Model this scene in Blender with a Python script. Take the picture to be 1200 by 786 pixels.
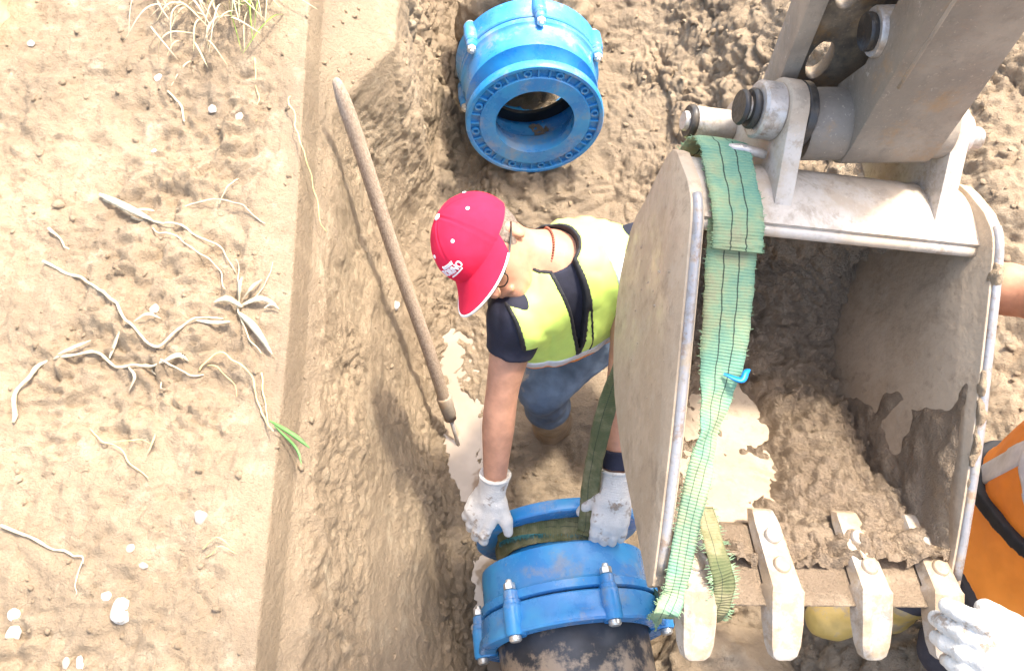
import bpy, bmesh, math, random
import numpy as np
from mathutils import Vector, Matrix
from mathutils.bvhtree import BVHTree

R = math.radians
random.seed(7)
for o in list(bpy.data.objects):
    bpy.data.objects.remove(o)
SC = bpy.context.scene
COL = SC.collection

# ------------------------------------------------------------------ camera, sky, sun, exposure
cam_d = bpy.data.cameras.new('camera'); cam = bpy.data.objects.new('camera', cam_d); COL.objects.link(cam)
cam_d.sensor_width = 36.0; cam_d.lens = 30.0; cam_d.clip_start = 0.05; cam_d.clip_end = 500
cam.location = (0, 0, 2.75); cam.rotation_euler = (R(25), 0, 0)
SC.camera = cam
SUN = Vector((0.33, 0.30, 0.89)).normalized()
W = bpy.data.worlds.new('World'); SC.world = W; W.use_nodes = True
nt = W.node_tree; bg = nt.nodes['Background']
sky = nt.nodes.new('ShaderNodeTexSky'); sky.sky_type = 'NISHITA'; sky.sun_disc = False
sky.sun_elevation = math.asin(SUN.z); sky.sun_rotation = math.atan2(SUN.x, SUN.y)
sky.dust_density = 5.0; sky.air_density = 1.2; sky.ozone_density = 0.5
nt.links.new(sky.outputs[0], bg.inputs[0]); bg.inputs[1].default_value = 0.15
sd = bpy.data.lights.new('sun', 'SUN'); sun = bpy.data.objects.new('sun', sd); COL.objects.link(sun)
sd.energy = 2.05; sd.angle = R(5); sd.color = (1.0, 0.93, 0.82)
sun.rotation_mode = 'QUATERNION'; sun.rotation_quaternion = SUN.to_track_quat('Z', 'Y'); sun.location = (-2, 4, 8)
SC.view_settings.view_transform = 'Standard'; SC.view_settings.look = 'None'
SC.view_settings.exposure = 1.95; SC.view_settings.gamma = 1.0; SC.view_settings.use_curve_mapping = False

# ------------------------------------------------------------------ numpy noise
def _hash(ix, iy, iz, seed):
    h = (ix.astype(np.int64) * 374761393 + iy.astype(np.int64) * 668265263 + iz.astype(np.int64) * 2147483647 + seed * 974634777) & 0xFFFFFFFF
    h = ((h ^ (h >> 13)) * 1274126177) & 0xFFFFFFFF
    h = ((h ^ (h >> 16)) * 2246822519) & 0xFFFFFFFF
    return (h ^ (h >> 15)) & 0xFFFFFFFF
def vnoise(P, seed=0):
    """value noise in -1..1 on (N,3)"""
    I = np.floor(P); Fr = P - I; I = I.astype(np.int64)
    w = Fr * Fr * Fr * (Fr * (Fr * 6 - 15) + 10)
    out = np.zeros(len(P))
    for dx in (0, 1):
        wx = w[:, 0] if dx else 1 - w[:, 0]
        for dy in (0, 1):
            wy = w[:, 1] if dy else 1 - w[:, 1]
            for dz in (0, 1):
                wz = w[:, 2] if dz else 1 - w[:, 2]
                out += wx * wy * wz * (_hash(I[:, 0] + dx, I[:, 1] + dy, I[:, 2] + dz, seed) / 4294967295.0)
    return out * 2 - 1
def fbm(P, scale, octv=3, seed=0, ridged=False, gain=0.5):
    t = 0; a = 1.0; s = 0
    for k in range(octv):
        n = vnoise(P * scale * (2.03 ** k) + 17.3 * k, seed + k)
        if ridged: n = 1 - 2 * np.abs(n)
        t = t + a * n; s += a; a *= gain
    return t / s
def worley(P, scale, seed=0):
    Q = P * scale; I = np.floor(Q).astype(np.int64); Fr = Q - I
    d1 = np.full(len(P), 9.0); d2 = np.full(len(P), 9.0)
    for dx in (-1, 0, 1):
        for dy in (-1, 0, 1):
            for dz in (-1, 0, 1):
                a, b, c = I[:, 0] + dx, I[:, 1] + dy, I[:, 2] + dz
                h = _hash(a, b, c, seed)
                px = dx + (h & 1023) / 1023.0; py = dy + ((h >> 10) & 1023) / 1023.0; pz = dz + ((h >> 20) & 1023) / 1023.0
                d = (px - Fr[:, 0]) ** 2 + (py - Fr[:, 1]) ** 2 + (pz - Fr[:, 2]) ** 2
                d2 = np.minimum(d2, np.maximum(d, d1)); d1 = np.minimum(d1, d)
    return np.sqrt(d1), np.sqrt(d2)
def sstep(a, b, x):
    t = np.clip((x - a) / (b - a), 0, 1); return t * t * (3 - 2 * t)

# ------------------------------------------------------------------ object helpers
def mesh_obj(name, V, F, mat, parent=None, smooth=True, uv=None):
    me = bpy.data.meshes.new(name)
    V = np.asarray(V, dtype=np.float32)
    if isinstance(F, np.ndarray):
        n, k = F.shape
        me.vertices.add(len(V)); me.vertices.foreach_set('co', V.ravel())
        me.loops.add(n * k); me.loops.foreach_set('vertex_index', F.astype(np.int32).ravel())
        me.polygons.add(n); me.polygons.foreach_set('loop_start', np.arange(0, n * k, k, dtype=np.int32))
        me.update(calc_edges=True); me.validate()
    else:
        me.from_pydata([tuple(map(float, v)) for v in V], [], F); me.update()
    if smooth: me.polygons.foreach_set('use_smooth', np.ones(len(me.polygons), dtype=bool))
    if uv is not None:
        l = me.uv_layers.new(name='UVMap')
        vi = np.zeros(len(me.loops), dtype=np.int32); me.loops.foreach_get('vertex_index', vi)
        l.data.foreach_set('uv', np.asarray(uv, dtype=np.float32)[vi].ravel())
    if mat: me.materials.append(mat)
    o = bpy.data.objects.new(name, me); COL.objects.link(o)
    if parent: o.parent = parent
    return o
def bm_obj(name, bm, mat, parent=None, smooth=False, bevel=0):
    if bevel:
        bmesh.ops.bevel(bm, geom=[e for e in bm.edges if e.calc_face_angle(0) > 0.5], offset=bevel, segments=2, affect='EDGES', profile=0.6)
    bmesh.ops.recalc_face_normals(bm, faces=bm.faces)
    me = bpy.data.meshes.new(name); bm.to_mesh(me); bm.free()
    if smooth:
        me.polygons.foreach_set('use_smooth', np.ones(len(me.polygons), dtype=bool))
        me.set_sharp_from_angle(angle=R(40))
    me.materials.append(mat)
    o = bpy.data.objects.new(name, me); COL.objects.link(o)
    if parent: o.parent = parent
    return o
def thing(name, label, cat, loc=(0, 0, 0), group=None):
    o = bpy.data.objects.new(name, None); COL.objects.link(o); o.location = loc
    o.empty_display_size = 0.1
    return tag(o, label, cat, group)
def tag(o, label, cat, group=None):
    o['label'] = label; o['category'] = cat
    if group: o['group'] = group
    return o
def under(parent, *objs):
    """parent objects that were built in world coordinates"""
    inv = Matrix.Translation(-Vector(parent.location))
    for o in objs:
        o.parent = parent
        o.matrix_parent_inverse = inv
    return objs[0]
def sub(parent_part, o):
    """sub-part built in the same coordinates as its part"""
    o.parent = parent_part; o.matrix_parent_inverse = Matrix.Identity(4); return o
def catmull(pts, n):
    pts = [np.array(p, float) for p in pts]; P = [2 * pts[0] - pts[1]] + pts + [2 * pts[-1] - pts[-2]]
    out = []
    for i in range(1, len(P) - 2):
        for k in range(n):
            t = k / n; a, b, c, d = P[i - 1], P[i], P[i + 1], P[i + 2]
            out.append(0.5 * ((2 * b) + (-a + c) * t + (2 * a - 5 * b + 4 * c - d) * t * t + (-a + 3 * b - 3 * c + d) * t ** 3))
    out.append(pts[-1]); return np.array(out)
def tube(pts, rad, n=10, cap=True):
    pts = np.array(pts, float); m = len(pts)
    rad = np.full(m, rad) if np.isscalar(rad) else np.asarray(rad, float)
    T = np.gradient(pts, axis=0); T /= np.linalg.norm(T, axis=1)[:, None] + 1e-12
    up = np.array([0, 0, 1.0]) if abs(T[0, 2]) < 0.9 else np.array([1.0, 0, 0])
    V = []; a = up - T[0] * up.dot(T[0]); a /= np.linalg.norm(a)
    for i in range(m):
        a = a - T[i] * a.dot(T[i]); a /= np.linalg.norm(a); b = np.cross(T[i], a)
        for k in range(n):
            an = 2 * math.pi * k / n
            V.append(pts[i] + rad[i] * (math.cos(an) * a + math.sin(an) * b))
    F = [(i * n + k, i * n + (k + 1) % n, (i + 1) * n + (k + 1) % n, (i + 1) * n + k) for i in range(m - 1) for k in range(n)]
    if cap: F += [tuple(range(n - 1, -1, -1)), tuple(range((m - 1) * n, m * n))]
    return np.array(V), F
def lathe(prof, n=64, axis='Y'):
    """closed profile [(r, y)] turned round the axis"""
    m = len(prof); V = []
    for r, y in prof:
        for k in range(n):
            a = 2 * math.pi * k / n
            V.append((r * math.cos(a), y, r * math.sin(a)))
    F = [(i * n + k, i * n + (k + 1) % n, ((i + 1) % m) * n + (k + 1) % n, ((i + 1) % m) * n + k) for i in range(m) for k in range(n)]
    V = np.array(V)
    if axis == 'X': V = V[:, [1, 0, 2]]; F = [f[::-1] for f in F]
    return V, F
def lathe_obj(name, prof, mat, parent=None, n=64, axis='Y', M=None):
    V, F = lathe(prof, n, axis)
    if M is not None: V = V @ np.array(M.to_3x3()).T + np.array(M.translation)
    bm = bmesh.new()
    vs = [bm.verts.new(v) for v in V]
    for f in F:
        try: bm.faces.new([vs[i] for i in f])
        except ValueError: pass
    return bm_obj(name, bm, mat, parent, smooth=True)
def poly_plate(outline, holes, thick):
    """2D outline with holes, thickened; returns V, F in (x, y, z=thickness centred)"""
    cu = bpy.data.curves.new('plate', 'CURVE'); cu.dimensions = '2D'; cu.fill_mode = 'BOTH'; cu.extrude = thick / 2; cu.bevel_depth = min(0.003, thick / 6); cu.bevel_resolution = 1
    for loop in [outline] + holes:
        sp = cu.splines.new('POLY'); sp.points.add(len(loop) - 1); sp.use_cyclic_u = True
        for p, q in zip(sp.points, loop): p.co = (q[0], q[1], 0, 1)
    o = bpy.data.objects.new('plate', cu); COL.objects.link(o)
    me = bpy.data.meshes.new_from_object(o)
    V = np.array([v.co[:] for v in me.vertices]); F = [tuple(p.vertices) for p in me.polygons]
    bpy.data.objects.remove(o); bpy.data.meshes.remove(me); bpy.data.curves.remove(cu)
    return V, F
def plate_obj(name, V, F, mat, parent=None):
    bm = bmesh.new(); vs = [bm.verts.new(v) for v in V]
    for f in F:
        try: bm.faces.new([vs[i] for i in f])
        except ValueError: pass
    bmesh.ops.remove_doubles(bm, verts=bm.verts, dist=1e-5)
    return bm_obj(name, bm, mat, parent, smooth=True)

# ------------------------------------------------------------------ signed-distance modelling
def rc(P, a, b, ra, rb):
    a = np.array(a, float); b = np.array(b, float); ba = b - a
    h = np.clip(((P - a) @ ba) / (ba @ ba), 0, 1)
    return np.linalg.norm(P - a - h[:, None] * ba, axis=1) - (ra + (rb - ra) * h)
def chain(P, pts, rad, k=0.02):
    d = None
    for i in range(len(pts) - 1):
        e = rc(P, pts[i], pts[i + 1], rad[i], rad[i + 1]); d = e if d is None else smin(d, e, k)
    return d
def ell(P, c, r, B=None):
    q = P - np.array(c, float)
    if B is not None: q = q @ np.array(B).T
    r = np.array(r, float)
    k0 = np.linalg.norm(q / r, axis=1); k1 = np.linalg.norm(q / (r * r), axis=1) + 1e-9
    return k0 * (k0 - 1) / k1
def smin(a, b, k):
    h = np.clip(0.5 + 0.5 * (b - a) / k, 0, 1); return b + (a - b) * h - k * h * (1 - h)
def smax(a, b, k): return -smin(-a, -b, k)
def nets(f, lo, hi, h):
    lo = np.array(lo, float); hi = np.array(hi, float)
    nb = np.ceil((hi - lo) / (4 * h)).astype(int) + 1; n = nb * 4
    g = [lo[i] + (np.arange(nb[i]) * 4 + 1.5) * h for i in range(3)]
    C = np.stack(np.meshgrid(*g, indexing='ij'), -1).reshape(-1, 3)
    dc = f(C).reshape(nb)
    act = np.abs(dc) < 4 * h * 1.9
    D = np.repeat(np.repeat(np.repeat(dc, 4, 0), 4, 1), 4, 2).copy()
    idx = np.argwhere(act)
    off = np.stack(np.meshgrid(range(4), range(4), range(4), indexing='ij'), -1).reshape(-1, 3)
    fi = (idx[:, None, :] * 4 + off[None]).reshape(-1, 3)
    D[fi[:, 0], fi[:, 1], fi[:, 2]] = f(lo + fi * h)
    S = D < 0
    c8 = [(i, j, k) for i in (0, 1) for j in (0, 1) for k in (0, 1)]
    sl = lambda A, c: A[c[0]:n[0] - 1 + c[0], c[1]:n[1] - 1 + c[1], c[2]:n[2] - 1 + c[2]]
    cnt = sum(sl(S, c).astype(np.int8) for c in c8)
    cells = np.argwhere((cnt > 0) & (cnt < 8))
    vid = np.full(n - 1, -1, dtype=np.int64); vid[cells[:, 0], cells[:, 1], cells[:, 2]] = np.arange(len(cells))
    acc = np.zeros((len(cells), 3)); num = np.zeros(len(cells))
    for a in c8:
        for ax in range(3):
            if a[ax] == 1: continue
            b = list(a); b[ax] = 1
            da = D[cells[:, 0] + a[0], cells[:, 1] + a[1], cells[:, 2] + a[2]]; db = D[cells[:, 0] + b[0], cells[:, 1] + b[1], cells[:, 2] + b[2]]
            m = (da < 0) != (db < 0); t = np.where(m, da / (da - db + 1e-20), 0)
            p = np.tile(np.array(a, float), (len(cells), 1)); p[:, ax] += t
            acc += p * m[:, None]; num += m
    V = lo + (cells + acc / num[:, None]) * h
    Fs = []
    for ax in range(3):
        u, v = (ax + 1) % 3, (ax + 2) % 3
        A = S; s0 = [slice(None)] * 3; s1 = [slice(None)] * 3; s0[ax] = slice(0, -1); s1[ax] = slice(1, None)
        e = np.argwhere(A[tuple(s0)] != A[tuple(s1)])
        e = e[(e[:, u] > 0) & (e[:, v] > 0) & (e[:, u] < n[u] - 1) & (e[:, v] < n[v] - 1)]
        ins = A[e[:, 0], e[:, 1], e[:, 2]]
        def gid(du, dv):
            q = e.copy(); q[:, u] -= du; q[:, v] -= dv; return vid[q[:, 0], q[:, 1], q[:, 2]]
        q = np.stack([gid(1, 1), gid(0, 1), gid(0, 0), gid(1, 0)], 1)
        q[~ins] = q[~ins][:, ::-1]; Fs.append(q)
    F = np.concatenate(Fs); F = F[(F >= 0).all(1)]
    return V, F
def sdf_obj(name, f, lo, hi, h, mat, parent=None):
    V, F = nets(f, lo, hi, h)
    return mesh_obj(name, V, F, mat, parent)

# ------------------------------------------------------------------ materials
def srgb(r, g, b):
    return tuple(((x / 255) / 12.92 if x / 255 <= 0.04045 else ((x / 255 + 0.055) / 1.055) ** 2.4) for x in (r, g, b))
class NM:
    def __init__(s, name):
        s.m = bpy.data.materials.new(name); s.m.use_nodes = True; s.t = s.m.node_tree; s.b = s.t.nodes['Principled BSDF']
        s.co = s.t.nodes.new('ShaderNodeTexCoord').outputs['Object']
    def n(s, typ, **kw):
        x = s.t.nodes.new(typ)
        for k, v in kw.items(): setattr(x, k, v)
        return x
    def put(s, sock, v):
        if hasattr(v, 'links') or isinstance(v, bpy.types.NodeSocket): s.t.links.new(v, sock)
        elif isinstance(v, (tuple, list)) and len(v) == 3 and sock.type == 'RGBA': sock.default_value = (*v, 1)
        else: sock.default_value = v
    def noise(s, scale, detail=4, rough=0.6, dist=0.0, stretch=None):
        x = s.n('ShaderNodeTexNoise'); x.inputs['Scale'].default_value = scale; x.inputs['Detail'].default_value = detail
        x.inputs['Roughness'].default_value = rough; x.inputs['Distortion'].default_value = dist
        co = s.co
        if stretch:
            mp = s.n('ShaderNodeMapping'); mp.inputs['Scale'].default_value = stretch; s.t.links.new(s.co, mp.inputs[0]); co = mp.outputs[0]
        s.t.links.new(co, x.inputs['Vector']); return x.outputs['Fac']
    def ramp(s, fac, a, b, lo=0.0, hi=1.0):
        x = s.n('ShaderNodeMapRange'); x.interpolation_type = 'SMOOTHSTEP'; s.put(x.inputs[0], fac)
        for i, v in zip((1, 2, 3, 4), (a, b, lo, hi)): x.inputs[i].default_value = v
        return x.outputs[0]
    def mix(s, fac, a, b):
        x = s.n('ShaderNodeMix', data_type='RGBA'); s.put(x.inputs[0], fac); s.put(x.inputs[6], a); s.put(x.inputs[7], b); return x.outputs[2]
    def fmix(s, fac, a, b):
        x = s.n('ShaderNodeMix', data_type='FLOAT'); s.put(x.inputs[0], fac); s.put(x.inputs[2], a); s.put(x.inputs[3], b); return x.outputs[0]
    def math(s, op, a, b=0.0):
        x = s.n('ShaderNodeMath', operation=op); s.put(x.inputs[0], a); s.put(x.inputs[1], b); return x.outputs[0]
    def attr(s, name):
        x = s.n('ShaderNodeAttribute', attribute_name=name); return x.outputs['Fac']
    def bump(s, h, strength=0.4, dist=0.01, prev=None):
        x = s.n('ShaderNodeBump'); x.inputs['Strength'].default_value = strength; x.inputs['Distance'].default_value = dist
        s.put(x.inputs['Height'], h)
        if prev: s.t.links.new(prev, x.inputs['Normal'])
        return x.outputs[0]
    def out(s, color, rough, metal=0.0, normal=None, spec=None, **kw):
        s.put(s.b.inputs['Base Color'], color); s.put(s.b.inputs['Roughness'], rough); s.put(s.b.inputs['Metallic'], metal)
        if normal: s.t.links.new(normal, s.b.inputs['Normal'])
        if spec is not None: s.put(s.b.inputs['Specular IOR Level'], spec)
        for k, v in kw.items(): s.put(s.b.inputs[k], v)
        return s.m

MUD_DRY = (0.415, 0.312, 0.203); MUD_PALE = (0.485, 0.388, 0.267); MUD_MOIST = (0.305, 0.228, 0.148); MUD_WET = (0.265, 0.205, 0.14)
def mud_mat(name, dry=MUD_DRY, pale=MUD_PALE, moist=MUD_MOIST, wet=MUD_WET, use_attr=True, bs=0.5):
    m = NM(name)
    n1 = m.noise(3.0, 7, 0.66); n2 = m.noise(14, 6, 0.68); n3 = m.noise(70, 4, 0.7)
    c = m.mix(m.ramp(n1, 0.36, 0.68), moist, dry)
    c = m.mix(m.ramp(n2, 0.5, 0.75), c, pale)
    c = m.mix(m.ramp(n3, 0.54, 0.7, 0, 0.55), c, moist)
    c = m.mix(m.ramp(m.noise(30, 5, 0.7), 0.58, 0.7, 0, 0.6), c, tuple(x * 0.75 for x in moist))
    r = 0.86
    if use_attr:
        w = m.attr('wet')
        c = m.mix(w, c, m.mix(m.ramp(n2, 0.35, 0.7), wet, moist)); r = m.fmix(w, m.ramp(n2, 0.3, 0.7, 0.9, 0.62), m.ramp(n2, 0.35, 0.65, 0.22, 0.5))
    b1 = m.bump(m.noise(34, 8, 0.74, 0.15), bs * 1.3, 0.028)
    b1 = m.bump(m.noise(95, 5, 0.72), bs * 1.3, 0.012, b1)
    b2 = m.bump(m.noise(230, 3, 0.7), bs, 0.006, b1)
    return m.out(c, r, normal=b2, spec=0.35)
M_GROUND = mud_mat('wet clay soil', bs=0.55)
M_CLOD = mud_mat('soil clods', use_attr=False)
M_BMUD = mud_mat('sticky bucket mud', dry=(0.43, 0.325, 0.225), pale=(0.52, 0.41, 0.29), moist=(0.30, 0.222, 0.15), use_attr=False, bs=0.8)
def water_mat():
    m = NM('muddy puddle water'); n = m.noise(6, 3)
    return m.out(m.mix(m.ramp(n, 0.4, 0.65), (0.25, 0.19, 0.13), (0.32, 0.25, 0.18)), 0.07, normal=m.bump(m.noise(22, 2), 0.05, 0.01), spec=0.6)
M_WATER = water_mat()
def steel_mud(name, steel, mud, cover, metal=0.0, r=0.45, scale=6):
    m = NM(name)
    n1 = m.noise(scale, 6, 0.66); n2 = m.noise(45, 5, 0.7); n3 = m.noise(160, 3, 0.6)
    k = m.ramp(n1, cover - 0.09, cover + 0.09)
    c = m.mix(k, mud, steel); c = m.mix(m.ramp(m.noise(scale * 2.3, 7, 0.72, 0.4), 0.52, 0.66, 0, 0.55), c, tuple(x * 0.6 for x in mud)); c = m.mix(m.ramp(n2, 0.55, 0.72, 0, 0.5), c, tuple(x * 0.55 for x in mud))
    c = m.mix(m.ramp(n3, 0.62, 0.7, 0, 0.5), c, tuple(min(1, x * 1.35) for x in mud))
    rr = m.fmix(k, 0.75, m.ramp(n2, 0.3, 0.7, r - 0.12, r + 0.15))
    return m.out(c, rr, m.math('MULTIPLY', k, metal), m.bump(n2, 0.35, 0.004, m.bump(m.noise(11, 4), 0.3, 0.012)), spec=0.5)
M_PLATE = steel_mud('mud filmed bucket plate', (0.43, 0.335, 0.235), (0.37, 0.28, 0.188), 0.5, 0.0, 0.5)
M_INNER = steel_mud('bucket floor with thin pale mud', (0.44, 0.355, 0.26), (0.36, 0.275, 0.19), 0.5, 0.0, 0.36)
M_TOP = steel_mud('bucket top plate dusted with mud', (0.50, 0.45, 0.39), (0.42, 0.335, 0.245), 0.52, 0.15, 0.42)
M_TOOTH = steel_mud('worn tooth steel', (0.44, 0.395, 0.34), (0.33, 0.245, 0.16), 0.53, 0.25, 0.36, 14)
M_STICK = steel_mud('grey brown arm paint with dust', (0.205, 0.17, 0.132), (0.30, 0.245, 0.185), 0.52, 0.0, 0.5, 5)
M_LINK = steel_mud('greasy dark link steel', (0.10, 0.085, 0.068), (0.26, 0.195, 0.125), 0.47, 0.1, 0.42, 9)
M_PIN = steel_mud('worn pin steel', (0.5, 0.46, 0.42), (0.35, 0.27, 0.19), 0.42, 0.5, 0.38, 16)
M_GREASE = steel_mud('black grease', (0.03, 0.027, 0.024), (0.09, 0.07, 0.05), 0.4, 0.0, 0.4, 20)
M_EDGE = steel_mud('worn edge steel', (0.32, 0.31, 0.31), (0.36, 0.285, 0.2), 0.42, 0.3, 0.4, 18)

def add_rust(m_, col, lo, hi, scale):
    t = m_.node_tree; b = t.nodes['Principled BSDF']; src = b.inputs['Base Color'].links[0].from_socket
    n = t.nodes.new('ShaderNodeTexNoise'); n.inputs['Scale'].default_value = scale; n.inputs['Detail'].default_value = 8; n.inputs['Roughness'].default_value = 0.75
    co = t.nodes.new('ShaderNodeTexCoord'); t.links.new(co.outputs['Object'], n.inputs['Vector'])
    r = t.nodes.new('ShaderNodeMapRange'); t.links.new(n.outputs['Fac'], r.inputs[0]); r.inputs[1].default_value = lo; r.inputs[2].default_value = hi; r.inputs[4].default_value = 0.75
    x = t.nodes.new('ShaderNodeMix'); x.data_type = 'RGBA'; t.links.new(r.outputs[0], x.inputs[0]); t.links.new(src, x.inputs[6]); x.inputs[7].default_value = (*col, 1)
    t.links.new(x.outputs[2], b.inputs['Base Color'])
add_rust(M_STICK, (0.30, 0.185, 0.09), 0.55, 0.66, 7); add_rust(M_STICK, (0.40, 0.35, 0.29), 0.62, 0.66, 38); add_rust(M_LINK, (0.24, 0.14, 0.055), 0.5, 0.62, 11); add_rust(M_PIN, (0.2, 0.13, 0.08), 0.54, 0.64, 16); add_rust(M_TOP, (0.30, 0.22, 0.14), 0.57, 0.66, 12); add_rust(M_PLATE, (0.40, 0.32, 0.23), 0.54, 0.62, 16); add_rust(M_EDGE, (0.24, 0.15, 0.09), 0.55, 0.62, 25)
def blue_mat():
    m = NM('blue epoxy coating')
    n = m.noise(9, 5, 0.6); n2 = m.noise(60, 4, 0.7)
    c = m.mix(m.ramp(n, 0.35, 0.7), (0.010, 0.19, 0.50), (0.018, 0.29, 0.58))
    c = m.mix(m.ramp(m.noise(6.5, 8, 0.75), 0.5, 0.66, 0, 0.55), c, (0.36, 0.30, 0.23)); c = m.mix(m.ramp(m.noise(3, 5, 0.7), 0.3, 0.7, 0.0, 0.22), c, (0.30, 0.42, 0.55))
    c = m.mix(m.ramp(n2, 0.66, 0.72, 0, 0.6), c, (0.42, 0.38, 0.32))
    return m.out(c, m.ramp(n, 0.3, 0.7, 0.2, 0.4), normal=m.bump(n2, 0.12, 0.003, m.bump(m.noise(24, 2), 0.18, 0.006)), spec=0.5)
M_BLUE = blue_mat()
def simple(name, c, rough=0.6, var=0.25, scale=20, metal=0.0, bump=0.2, bscale=60, dist=0.003, dirt=0.0, dirt_c=(0.36, 0.26, 0.165), dscale=7, spec=0.4, **kw):
    m = NM(name); n = m.noise(scale, 5, 0.62)
    col = m.mix(m.ramp(n, 0.3, 0.7), tuple(x * (1 - var) for x in c), tuple(min(1, x * (1 + var)) for x in c))
    if dirt: col = m.mix(m.ramp(m.noise(dscale, 6, 0.7), 0.72 - dirt * 0.4, 0.82 - dirt * 0.4, 0, 0.9), col, dirt_c)
    return m.out(col, rough, metal, m.bump(m.noise(bscale, 4, 0.65), bump, dist), spec=spec, **kw)
M_SKIN = simple('sunburnt skin', (0.48, 0.245, 0.155), 0.5, 0.14, 28, bump=0.25, bscale=140, dist=0.002)
M_SKIN.node_tree.nodes['Principled BSDF'].inputs['Subsurface Weight'].default_value = 0.12
M_SKIN.node_tree.nodes['Principled BSDF'].inputs['Subsurface Radius'].default_value = (0.01, 0.004, 0.002)
M_HAIR = simple('short grey hair', (0.17, 0.13, 0.105), 0.7, 0.5, 160, bump=0.6, bscale=260)
M_RED = simple('faded red cap cloth', (0.60, 0.018, 0.055), 0.9, 0.16, 9, spec=0.15, bump=0.3, bscale=320, dist=0.0012)
M_WHITE = simple('white thread', (0.82, 0.8, 0.79), 0.7, 0.05)
M_VEST = simple('fluorescent yellow vest', (0.62, 0.80, 0.17), 0.55, 0.08, 10, bump=0.25, bscale=420, dist=0.001)
M_VEST2 = simple('fluorescent orange vest', (0.95, 0.29, 0.035), 0.55, 0.08, 8, bump=0.25, bscale=420, dist=0.001)
M_SILVER = simple('silver reflective tape', (0.68, 0.68, 0.7), 0.35, 0.12, 30, metal=0.2, bump=0.3, bscale=90, dirt=0.25)
M_BLACK = simple('black cloth binding', (0.018, 0.018, 0.02), 0.7, 0.3, 30)
M_TEE = simple('navy t-shirt cotton', (0.016, 0.017, 0.032), 0.82, 0.3, 14, bump=0.3, bscale=300, dist=0.001)
M_JEAN = simple('blue grey work trousers', (0.10, 0.135, 0.185), 0.8, 0.3, 12, bump=0.35, bscale=260, dist=0.0015, dirt=0.32, dirt_c=(0.3, 0.24, 0.17))
M_BOOT = simple('mud coated rubber boot', (0.27, 0.195, 0.125), 0.45, 0.2, 18, bump=0.4, bscale=50, dist=0.006)
M_YBOOT = simple('yellow rubber boot', (0.6, 0.4, 0.11), 0.45, 0.18, 9, dirt=0.58, dscale=9, dirt_c=(0.42, 0.31, 0.19))
M_DARKT = simple('dark grey trousers', (0.055, 0.05, 0.058), 0.8, 0.3, 12, bump=0.4, bscale=220, dirt=0.12)
M_GLOVE = simple('white knit glove', (0.66, 0.63, 0.575), 0.9, 0.1, 16, bump=0.9, bscale=300, dist=0.003, dirt=0.44, dirt_c=(0.33, 0.25, 0.18), dscale=24)
M_DARKPL = simple('black plastic', (0.015, 0.013, 0.012), 0.35, 0.2)
M_BEAD = simple('brown beads', (0.22, 0.06, 0.03), 0.35, 0.4, 80)
M_PIPE = simple('black polyethylene pipe', (0.045, 0.047, 0.052), 0.42, 0.3, 10, bump=0.25, bscale=30, dirt=0.62, dscale=6, dirt_c=(0.33, 0.25, 0.17))
M_RUBBER = simple('black rubber gasket', (0.02, 0.02, 0.02), 0.5, 0.2)
M_BOLT = simple('zinc plated bolt', (0.68, 0.66, 0.6), 0.32, 0.12, 40, metal=0.7)
M_STONE = simple('pale limestone pebble', (0.52, 0.48, 0.42), 0.85, 0.14, 22, bump=0.6, bscale=60, dist=0.006, dirt=0.34, dscale=30)
M_STONEB = simple('grey brown pebble', (0.44, 0.36, 0.28), 0.8, 0.2, 22, bump=0.4, bscale=70, dist=0.004, dirt=0.2)
M_STRAW = simple('bleached dry stem', (0.52, 0.435, 0.29), 0.8, 0.22, 40, bump=0.5, bscale=90, dirt=0.22, dscale=26)
M_STRAWY = simple('yellow dry stem', (0.6, 0.48, 0.22), 0.75, 0.2, 40)
M_GRASS = simple('fresh green grass', (0.19, 0.28, 0.045), 0.6, 0.3, 30)
M_DRYG = simple('dry straw grass', (0.62, 0.52, 0.30), 0.75, 0.22, 30)
M_LEAF = simple('green leaf', (0.14, 0.32, 0.09), 0.55, 0.25, 30)
M_BLOCK = simple('pale sandstone block', (0.56, 0.45, 0.28), 0.85, 0.15, 9, bump=0.5, bscale=30, dist=0.008)
M_CABLE = simple('black cable', (0.03, 0.028, 0.026), 0.5, 0.3, dirt=0.3)
def wood_mat():
    m = NM('weathered wooden handle')
    n = m.noise(9, 6, 0.6, 0.4, (30, 30, 2.0)); n2 = m.noise(6, 4)
    c = m.mix(m.ramp(n, 0.3, 0.72), (0.23, 0.165, 0.115), (0.42, 0.33, 0.25)); c = m.mix(m.ramp(n2, 0.5, 0.7, 0, 0.6), c, (0.38, 0.29, 0.195))
    return m.out(c, 0.7, normal=m.bump(n, 0.4, 0.003), spec=0.3)
M_WOOD = wood_mat()
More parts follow.
